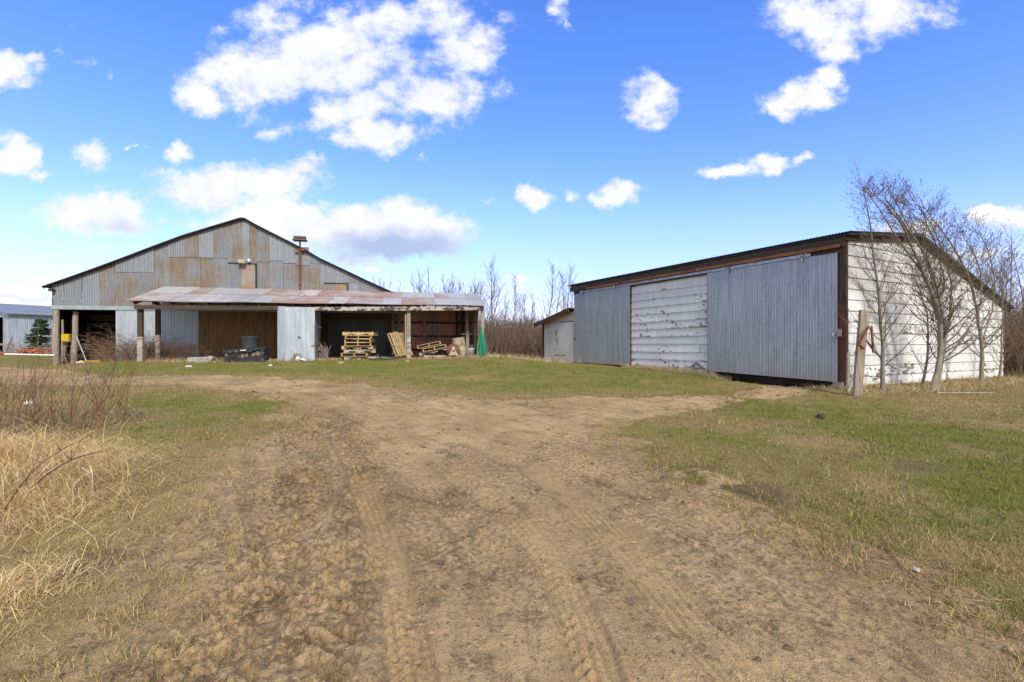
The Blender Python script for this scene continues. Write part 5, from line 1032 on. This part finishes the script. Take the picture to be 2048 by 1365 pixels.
# tangled crowns behind and right of the shed
def free_tree(name, label, base, hgt, r0, seed, nst=1, nb=24, blen=1.4, col=GREY, spread=.6, group=None, lean=.1, lev=2, kids=4, buds=0., start=.25, twr=.006, up=.4, cat='tree'):
    rg = random.Random(seed); root = thing(name, label, cat, base, 0, group); crown = Tubes(); T = Tubes()
    for s_ in range(nst):
        a = rg.uniform(0, 6.28); d = unit(np.array([math.cos(a)*lean*(1.6 if nst > 1 else 1), math.sin(a)*lean, 1.])); P = [np.array([rg.gauss(0, .06*nst), rg.gauss(0, .06*nst), -.1])]; h_ = hgt*rg.uniform(.75, 1.) if nst > 1 else hgt
        for k in range(10): d = unit(d+np.array([rg.gauss(0, .05), rg.gauss(0, .05), .05])); P.append(P[-1]+d*h_/10)
        Q = resample(P, 16); rad = [r0*(1-.85*(k/15)) for k in range(16)]; T.add(Q, rad, 6, col)
        for j in range(nb):
            f = start+(1-start)*(j+rg.random())/nb; k = min(int(f*15), 14); dd = unit(Q[k+1]-Q[k]); a = rg.uniform(0, 6.283); ref = np.array([math.cos(a), math.sin(a), .0]); s = unit(ref-dd*ref.dot(dd)); branch(crown, rg, Q[k], dd*math.cos(spread)+s*math.sin(spread), blen*(1.15-.8*f)*rg.uniform(.6, 1.2), max(twr, rad[k]*.35), lev-1, col, up, .1, kids, .6, .4, 5, 3, buds, .012)
    T.build('trunk', M['twig'], root); crown.build('crown', M['twig'], root); return root
def at_g(px, Y): a, _ = ray(px, 690); return gnd(a*Y, Y, -.05)
TR = 'bare trees in the thicket behind the shed'
for k, (px, Y, top, lb, kw) in enumerate([
 (1905, 17.5, 470, 'dense twiggy tree rising over the shed roof slope', dict(nst=4, nb=18, blen=1.7, col=OLIVE, lev=3)),
 (1962, 18.5, 455, 'broad bushy tree behind the shed back corner, tallest of its tangle', dict(nst=5, nb=18, blen=1.8, col=OLIVE, lev=3)),
 (2015, 17.5, 480, 'reddish twiggy tree right of the shed back corner', dict(nst=4, nb=18, blen=1.5, col=BROWN, lev=3)),
 (2050, 19., 460, 'bare tree with upright reddish stems beyond the shed corner thicket', dict(nst=4, nb=18, blen=1.6, col=BROWN, lev=3)),
 (2110, 18., 470, 'twiggy tree farther along the thicket past the shed', dict(nst=4, nb=16, blen=1.6, col=BROWN, lev=2))]):
    b = at_g(px, Y); free_tree('bare_tree', lb, b, EYE+(CY-top)/FOC*Y-b.z, .035, 60+k, group=TR, twr=.008, buds=.2, spread=.75, **kw)
BT = 'bare trees beyond the lean-to and yard'
for k, (px, Y, top, lb, kw) in enumerate([
 (800, 30, 548, 'small sparse tree just above the right end of the barn roof', dict(nst=5, nb=14, blen=1.4, spread=.6, lean=.3)),
 (842, 31, 541, 'spreading bare tree above the middle of the lean-to roof', dict(nst=9, nb=16, blen=1.8, spread=.7, lean=.45)),
 (893, 29, 532, 'dense round crowned tree above the lean-to roof', dict(nst=16, nb=16, blen=1.5, spread=.55, lean=.42, col=BROWN)),
 (868, 30, 545, 'thin bare tree just left of the dense round crown', dict(nst=7, nb=14, blen=1.8, spread=.6, lean=.35)),
 (952, 30, 540, 'bare tree of many rods left of the tall straight poplar', dict(nst=8, nb=16, blen=1.9, spread=.5, lean=.2)),
 (983, 28, 521, 'tall straight poplar at the end of the lean-to', dict(nst=1, nb=30, blen=2.2, spread=.62, r0_=.07)),
 (1024, 31, 545, 'slender pole like tree in the middle of the gap', dict(nst=1, nb=26, blen=1.3, spread=.5)),
 (1045, 31, 562, 'short bare tree right of the slender pole in the gap', dict(nst=3, nb=14, blen=1.3, spread=.5)),
 (1066, 33, 566, 'low thin tree left of the annex roof', dict(nst=2, nb=14, blen=1.3, spread=.5)),
 (1089, 29, 519, 'tall straight sapling rising over the annex roof, tallest there', dict(nst=1, nb=30, blen=1.8, spread=.6)),
 (1111, 30, 537, 'thin sapling between the two taller ones over the annex', dict(nst=1, nb=26, blen=1.4, spread=.6)),
 (1125, 29.5, 523, 'tall bare sapling nearest the shed fascia over the annex', dict(nst=1, nb=30, blen=1.8, spread=.6)),
 (1140, 30, 526, 'leaning bare sapling half hidden behind the shed end', dict(nst=2, nb=20, blen=1.5, spread=.5)),
 (1010, 34, 575, 'low bushy tree deep in the gap between barn and annex', dict(nst=4, nb=12, blen=1.2, spread=.6))]):
    r0 = kw.pop('r0_', .05 if kw['nst'] == 1 else .04); b = at_g(px, Y); free_tree('bare_tree', lb, b, EYE+(CY-top)/FOC*Y-b.z, r0, 80+k, group=BT, twr=.013, start=.25, lev=2, kids=5, **kw)
w_ = at(104, 640, 20.6); b = gnd(w_.x-.05, w_.y, -.05)
free_tree('bare_shrub', 'thin bare shrub behind the left corner of the barn', b, 2.6, .02, 120, 3, 8, .7, BROWN, .5, lev=2, kids=3, cat='shrub')
# brush thickets (nobody could count their stems)
def thicket(name, label, n, fx, seed, hmin, hmax, cols, r=.011):
    rg = random.Random(seed); T = Tubes()
    for k in range(n):
        x, y = fx(rg); z0 = hz(x, y); h_ = rg.uniform(hmin, hmax); a = rg.uniform(0, 6.28); ln = rg.uniform(0, .4); col = rg.choice(cols); P = [np.array([x, y, z0-.05])]; d = np.array([math.cos(a)*ln, math.sin(a)*ln, 1.])
        for s_ in range(5): d = unit(d+np.array([rg.gauss(0, .14), rg.gauss(0, .14), 0])); P.append(P[-1]+d*h_/5)
        T.add(P, [r, r*.9, r*.8, r*.7, r*.55, r*.4], 3, col)
        for j in range(5):
            q = P[rg.randint(1, 4)]; a = rg.uniform(0, 6.28); l_ = rg.uniform(.3, .9); T.add([q, q+np.array([math.cos(a)*.35*l_, math.sin(a)*.35*l_, .5*l_]), q+np.array([math.cos(a)*.55*l_, math.sin(a)*.55*l_, .95*l_])], [r*.6, r*.5, r*.35], 3, col)
    o = T.build(name, M['twig']); return tag(o, label, kind='stuff')
TC = [(.20, .135, .10), (.165, .105, .08), (.25, .19, .14), (.215, .16, .115), (.14, .095, .07)]
def fx1(rg): Y = rg.uniform(25, 34)+rg.random()**2*14; return (ray(rg.uniform(955, 1190), 690)[0]*Y, Y)
thicket('undergrowth', 'brown bare brush filling the gap between barn and shed', 2300, fx1, 1, 1.1, 2.5, TC, .014)
def fx2(rg):
    p = SHED.world((rg.uniform(9.4, 16.), rg.uniform(-1.2, 6.), 0)); return p.x, p.y
thicket('undergrowth', 'reddish bare brush crowding the back corner of the shed', 1900, fx2, 2, 1.4, 2.9, [(.30, .22, .15), (.24, .165, .11), (.34, .26, .18), (.20, .135, .09), (.27, .20, .15)], .010)
def fx3(rg): Y = rg.uniform(36, 60); return (ray(rg.uniform(-900, 3000), 690)[0]*Y, Y)
thicket('undergrowth', 'distant belt of bare brush closing off the fields', 2600, fx3, 3, 1.3, 2.6, TC, .03)
# bramble canes in front of the barn
def cane_shrub(label, px, py, d, n, L, seed, col, arch=.5, group='dead canes along the barn wall', spread=.55, r=.007):
    w_ = BARN.world(BARN.hit_y(px, py, d)); b = gnd(w_.x, w_.y); rg = random.Random(seed); root = thing('bramble', label, 'shrub', b, 0, group); T = Tubes(); T2 = Tubes()
    for k in range(n):
        a = rg.uniform(0, 6.28); d_ = unit(np.array([math.cos(a)*spread*rg.random()*1.6, math.sin(a)*spread*rg.random(), 1.])); p_ = np.array([rg.gauss(0, .16), rg.gauss(0, .1), -.03]); P = [p_]; l_ = L*rg.uniform(.5, 1.1); c_ = np.array([math.cos(a), math.sin(a)*.6, 0])
        for s_ in range(8): d_ = unit(d_+c_*arch*.22+np.array([rg.gauss(0, .07), rg.gauss(0, .07), -arch*.13*s_*.4])); P.append(P[-1]+d_*l_/8)
        (T if k % 2 else T2).add(P, [r*(1-.08*s_) for s_ in range(9)], 3, tuple(np.array(col)*rg.uniform(.7, 1.35)))
        for j in range(3): q = P[rg.randint(3, 7)]; (T if k % 2 else T2).add([q, q+np.array([rg.gauss(0, .1), rg.gauss(0, .1), rg.uniform(.02, .2)])], r*.5, 3, col)
    T.build('cane', M['twig'], root); T2.build('stem', M['twig'], root)
cane_shrub('arching dead canes spilling out of the dark barn bay', 222, 727, -.6, 60, 2.1, 1, (.30, .19, .13), .75)
cane_shrub('dense brown canes left of the first lean-to post', 262, 727, -.9, 110, 2.0, 2, (.20, .12, .08), .7)
cane_shrub('brown canes between the two lean-to posts', 300, 726, -1.6, 90, 1.7, 3, (.17, .105, .07), .7)
cane_shrub('low brown canes right of the second lean-to post', 340, 727, -1.4, 90, 1.45, 4, (.165, .10, .07), .8)
cane_shrub('sparse dead canes before the join of grey and brown sheets', 378, 728, -1.0, 34, 1.25, 5, (.20, .13, .09), .7)
cane_shrub('few thin canes in front of the brown wall', 410, 728, -.9, 14, .9, 6, (.20, .13, .09), .7)
cane_shrub('tangled canes at the foot of the first barn post', 135, 729, -.2, 20, .9, 7, (.2, .13, .09), .8)
# ---------- straw and dead grass
def straw(name, label, n, fx, seed, hl, lean, w, cols, arch=1.0, dirx=0., diry=0.):
    rg = np.random.default_rng(seed); x, y = fx(rg, n); z = height(x, y); L = rg.uniform(*hl, n); a = rg.uniform(0, 2*math.pi, n); K = 5
    ln = rg.uniform(*lean, n); dx = np.cos(a)*ln+dirx; dy = np.sin(a)*ln+diry; dz_ = np.ones(n); px_, py_, pz_ = x.copy(), y.copy(), z-.01; W = rg.uniform(.6, 1.4, n)*w
    th = rg.uniform(0, 2*math.pi, n); sx, sy = np.cos(th), np.sin(th); V = []
    for k in range(K+1):
        f = W*(1-.85*(k/K)**2)/2; V.append(np.stack([px_-sx*f, py_-sy*f, pz_], 1)); V.append(np.stack([px_+sx*f, py_+sy*f, pz_], 1))
        nn = np.sqrt(dx**2+dy**2+dz_**2); st = L/K; px_ = px_+dx/nn*st; py_ = py_+dy/nn*st; pz_ = np.maximum(pz_+dz_/nn*st, height(px_, py_)+.012 if k > 1 else pz_)
        dz_ = dz_-arch*(.25+.25*k)*rg.uniform(.4, 1.3, n); dx = dx+rg.normal(0, .12, n); dy = dy+rg.normal(0, .12, n)
    V = np.stack(V, 1).reshape(-1, 3); base = np.arange(n)[:, None]*(2*(K+1)); F = np.concatenate([base+np.array([[2*k, 2*k+1, 2*k+3, 2*k+2]]) for k in range(K)], 0)
    c = np.array(cols)[rg.integers(0, len(cols), n)]*rg.uniform(.75, 1.25, (n, 1)); o = np_mesh(name, V, F, M['blade'], None, np.repeat(c, 2*(K+1), 0), False); return tag(o, label, kind='stuff')
SC = [(.72, .55, .25), (.64, .46, .19), (.76, .62, .36), (.56, .38, .16), (.44, .28, .12), (.28, .17, .08), (.52, .41, .24)]
def ell(px, py, rx, ry, rot=0., soft=0):
    g_ = ground_pt(px, py)
    def f(rg, n):
        r_ = np.minimum(np.abs(rg.normal(0, .5, n)), 1.25) if soft else np.sqrt(rg.random(n)); a = rg.uniform(0, 2*math.pi, n); u, v = r_*np.cos(a)*rx, r_*np.sin(a)*ry; return g_.x+u*math.cos(rot)-v*math.sin(rot), g_.y+u*math.sin(rot)+v*math.cos(rot)
    return f
straw('dry_grass', 'large flopped mound of tall golden dry grass', 15000, ell(-40, 975, 1.0, .85, -.3, 1), 1, (.38, .85), (.2, 1.1), .0034, SC, .85, .8, -.1)
straw('dry_grass', 'skirt of matted straw around the tall dry grass', 6500, ell(10, 1030, .85, .7, -.3, 1), 2, (.15, .48), (.5, 1.8), .0032, SC, .8, .25, -.15)
straw('dry_grass', 'low bleached straw along the left edge of the yard', 3000, ell(-10, 1200, .42, .55, 0, 1), 3, (.06, .24), (.4, 1.6), .0027, SC, .7, .1, 0)
straw('dry_grass', 'continuation of the tall dry grass past the left edge of the yard', 6000, ell(-420, 970, 1.2, 1.1, -.2, 1), 14, (.38, .85), (.2, 1.1), .0038, SC, .85, .4, -.1)
straw('dry_grass', 'broad pale dead leaves drooping in the dry grass', 140, ell(0, 980, 1.0, .8, -.3), 4, (.3, .6), (.2, .9), .014, [(.60, .50, .34), (.55, .43, .26)], .75, .2, 0)
straw('dry_grass', 'dark dead growth under the red stems', 3800, ell(30, 850, 1.6, 1.3, 0), 5, (.12, .36), (.5, 1.5), .0055, [(.22, .155, .09), (.30, .22, .12), (.16, .11, .07), (.38, .29, .16)], .7, .1, 0)
def strip_s(x0, x1, y0, y1):       # strip along the shed, in its frame
    def f(rg, n): lx = rg.uniform(x0, x1, n); ly = rg.uniform(y0, y1, n); return SHED.o[0]+lx*SHED.c-ly*SHED.s, SHED.o[1]+lx*SHED.s+ly*SHED.c
    return f
def strip_b(x0, x1, y0, y1):
    def f(rg, n): lx = rg.uniform(x0, x1, n); ly = rg.uniform(y0, y1, n); return BARN.o[0]+lx*BARN.c-ly*BARN.s, BARN.o[1]+lx*BARN.s+ly*BARN.c
    return f
PALE = [(.50, .40, .23), (.56, .47, .30), (.42, .33, .17), (.34, .25, .12)]
straw('dry_grass', 'pale straw fringe along the white front boards of the shed', 2600, strip_s(-.42, -.05, A1.y-.9, B2.y+.15), 6, (.10, .30), (.1, .7), .006, PALE, .35, -.25, -.3)
straw('dry_grass', 'dry grass along the shed gable and fence post', 3000, strip_s(.3, 9.4, -1.7, -.05), 7, (.10, .32), (.3, 1.3), .006, PALE+[(.22, .15, .08)], .6)
straw('dry_grass', 'trodden dead grass around the shed corner', 1500, strip_s(-.9, .9, -1.3, .5), 8, (.08, .26), (.4, 1.4), .005, PALE+[(.22, .15, .08)], .6)
straw('dry_grass', 'dry grass at the end of the lean-to and the gap', 5200, strip_b(16.6, 22.2, -3.3, 5.), 9, (.12, .42), (.3, 1.2), .010, PALE, .5)
straw('dry_grass', 'thin dead grass along the front of the lean-to', 3600, strip_b(4.8, 17.6, -3.35, -2.4), 10, (.06, .22), (.3, 1.4), .009, PALE+[(.25, .16, .08)], .5)
straw('dry_grass', 'matted dead grass under the canes by the barn', 3200, strip_b(1.6, 8.4, -2.9, -.3), 11, (.08, .34), (.4, 1.5), .010, [(.26, .17, .095), (.34, .24, .13), (.20, .13, .08)], .6)
# ---------- red stemmed shrubs on the left
def red_shrub(label, px, py, n, L, seed, rx, ry, lean=.25, r=.0045):
    b = ground_pt(px, py); rg = random.Random(seed); root = thing('red_stem_shrub', label, 'shrub', b, 0, 'bare red stemmed shrubs at the left edge'); T = Tubes(); T2 = Tubes()
    for k in range(n):
        p_ = np.array([rg.gauss(0, rx), rg.gauss(0, ry), -.05]); p_[2] = hz(b.x+p_[0], b.y+p_[1])-b.z-.05; d_ = unit(np.array([rg.gauss(.12, lean), rg.gauss(0, lean), 1.])); P = [p_]; l_ = L*rg.uniform(.55, 1.1); c_ = np.array(RED)*rg.uniform(.55, 1.35)
        for s_ in range(7): d_ = unit(d_+np.array([rg.gauss(.02, .07), rg.gauss(0, .07), 0])); P.append(P[-1]+d_*l_/7)
        T.add(P, [r*(1-.09*s_) for s_ in range(8)], 4, c_)
        for j in range(rg.randint(2, 5)):
            k_ = rg.randint(2, 6); branch(T2, rg, P[k_], unit(unit(P[k_+1]-P[k_])+np.array([rg.gauss(0, .4), rg.gauss(0, .4), .1])), l_*rg.uniform(.12, .35), r*.6, 0, c_, .3, .1, 0, seg=4, tipr=.5)
    T.build('stem', M['twig'], root); T2.build('crown', M['twig'], root)
red_shrub('tall bare shrub with a fan of red brown stems', 95, 870, 34, 1.15, 1, .42, .4)
red_shrub('dense red brown shrub cut by the left edge of the yard', 5, 880, 34, 1.2, 2, .5, .5)
red_shrub('slender red stems leaning right over the turf', 165, 850, 24, 1.05, 3, .38, .4, .3)
red_shrub('low thicket of thin red stems behind the tall ones', 60, 815, 40, .85, 4, .9, .6, .35)
for k, (P, lb) in enumerate((([(3,1032,3.6),(30,985,3.62),(75,930,3.65),(135,893,3.7)], 'thick dark red stem arching up through the golden grass'), ([(60,978,3.9),(105,940,3.85),(150,915,3.8),(205,903,3.75)], 'second dark red stem bent low over the golden grass'))):
    W_ = [at(*p_) for p_ in P]; b = gnd(W_[0].x, W_[0].y); root = thing('red_stem_shrub', lb, 'shrub', b, 0, 'bare red stemmed shrubs at the left edge'); T = Tubes(); Q = resample([tuple(b-Vector((.1, 0, .05)))]+[tuple(v) for v in W_], 14)-np.array(b); T.add(Q, np.linspace(.008, .0035, 14), 6, (.15, .075, .045)); T.build('stem', M['twig'], root)
    T = Tubes(); rg = random.Random(k)
    for j in range(5): q = Q[rg.randint(6, 13)]; branch(T, rg, q, (rg.gauss(.3, .4), rg.gauss(0, .4), .8), rg.uniform(.1, .25), .003, 0, (.17, .085, .05), .3, .1, 0, seg=4)
    T.build('crown', M['twig'], root)
# ---------- the small spruce
b = at(82, 700, 29.); b.z = hz(b.x, b.y); root = thing('spruce', 'small green spruce in front of the pale garage wall', 'spruce', b, 0); T = Tubes(); T.add([(0, 0, -.1), (0, 0, 1.2), (0, 0, 2.2)], [.05, .035, .008], 7, (.13, .09, .06)); T.build('trunk', M['twig'], root); T = Tubes(); rg = random.Random(1)
for lv in range(13):
    zz = .22+1.95*lv/13; R_ = .86*(1-lv/13.5)**.85*rg.uniform(.8, 1.15)
    for k in range(9):
        a = rg.uniform(0, 6.28); r_ = R_*rg.uniform(.6, 1.15); zz += rg.uniform(-.06, .06); tip = np.array([math.cos(a)*r_, math.sin(a)*r_, zz-.16*r_+.06]); p0 = np.array([0, 0, zz])
        T.add([p0, p0*.5+tip*.5+[0, 0, -.05*r_], tip], [.012, .008, .004], 3, (.09, .07, .04))
        for j in range(44):
            f = rg.uniform(.12, 1.05); q = p0+(tip-p0)*f+np.array([0, 0, -.05*r_*math.sin(3.1*min(f, 1))]); sd2 = rg.choice((-1, 1)); s = np.array([-math.sin(a)*sd2, math.cos(a)*sd2, rg.uniform(-.7, .45)])+np.array([math.cos(a), math.sin(a), 0])*rg.uniform(.3, 1.); l_ = rg.uniform(.06, .17)*(1.15-.5*f); g_ = rg.uniform(.6, 1.5)
            T.add([q, q+s*l_*1.3], [.04, .008], 3, (.028*g_, .062*g_, .03*g_))
T.build('crown', M['twig'], root)
# scattered clods and pebbles on the dirt
rg = np.random.default_rng(5); n = 15000; r_ = np.exp(rg.uniform(math.log(1.9), math.log(15), n)); a = rg.uniform(-R(55), R(55), n); x, y = r_*np.sin(a), r_*np.cos(a); _, d_, _, _, _ = masks(x, y)
keep = (d_ > .45) & (rg.random(n) < .25+.9*sstep(.48, .62, fbm(x*1.2, y*1.2, 61, 3))); x, y, r_ = x[keep], y[keep], r_[keep]; z = surf(x, y); n = len(x)
o6 = np.array([[1,0,0],[0,1,0],[-1,0,0],[0,-1,0],[0,0,.8],[0,0,-.8]]); f8 = np.array([[0,1,4],[1,2,4],[2,3,4],[3,0,4],[1,0,5],[2,1,5],[3,2,5],[0,3,5]])
s_ = rg.gamma(1.5, .0024, n)*(1+.12*r_); V = o6[None]*s_[:, None, None]*rg.uniform(.5, 1.4, (n, 6, 1))*np.stack([rg.uniform(.7, 1.8, n), rg.uniform(.7, 1.6, n), np.full(n, .75)], 1)[:, None]; V = V+np.stack([x, y, z+s_*.15], 1)[:, None]
c = np.array([(.13, .088, .05), (.22, .15, .085), (.31, .22, .125), (.16, .115, .075)])[rg.integers(0, 4, n)]
tag(np_mesh('gravel', V.reshape(-1, 3), (f8[None]+np.arange(n)[:, None, None]*6).reshape(-1, 3), M['blade'], None, np.repeat(c, 6, 0), False), 'loose clods and pebbles on the dirt track', kind='stuff')
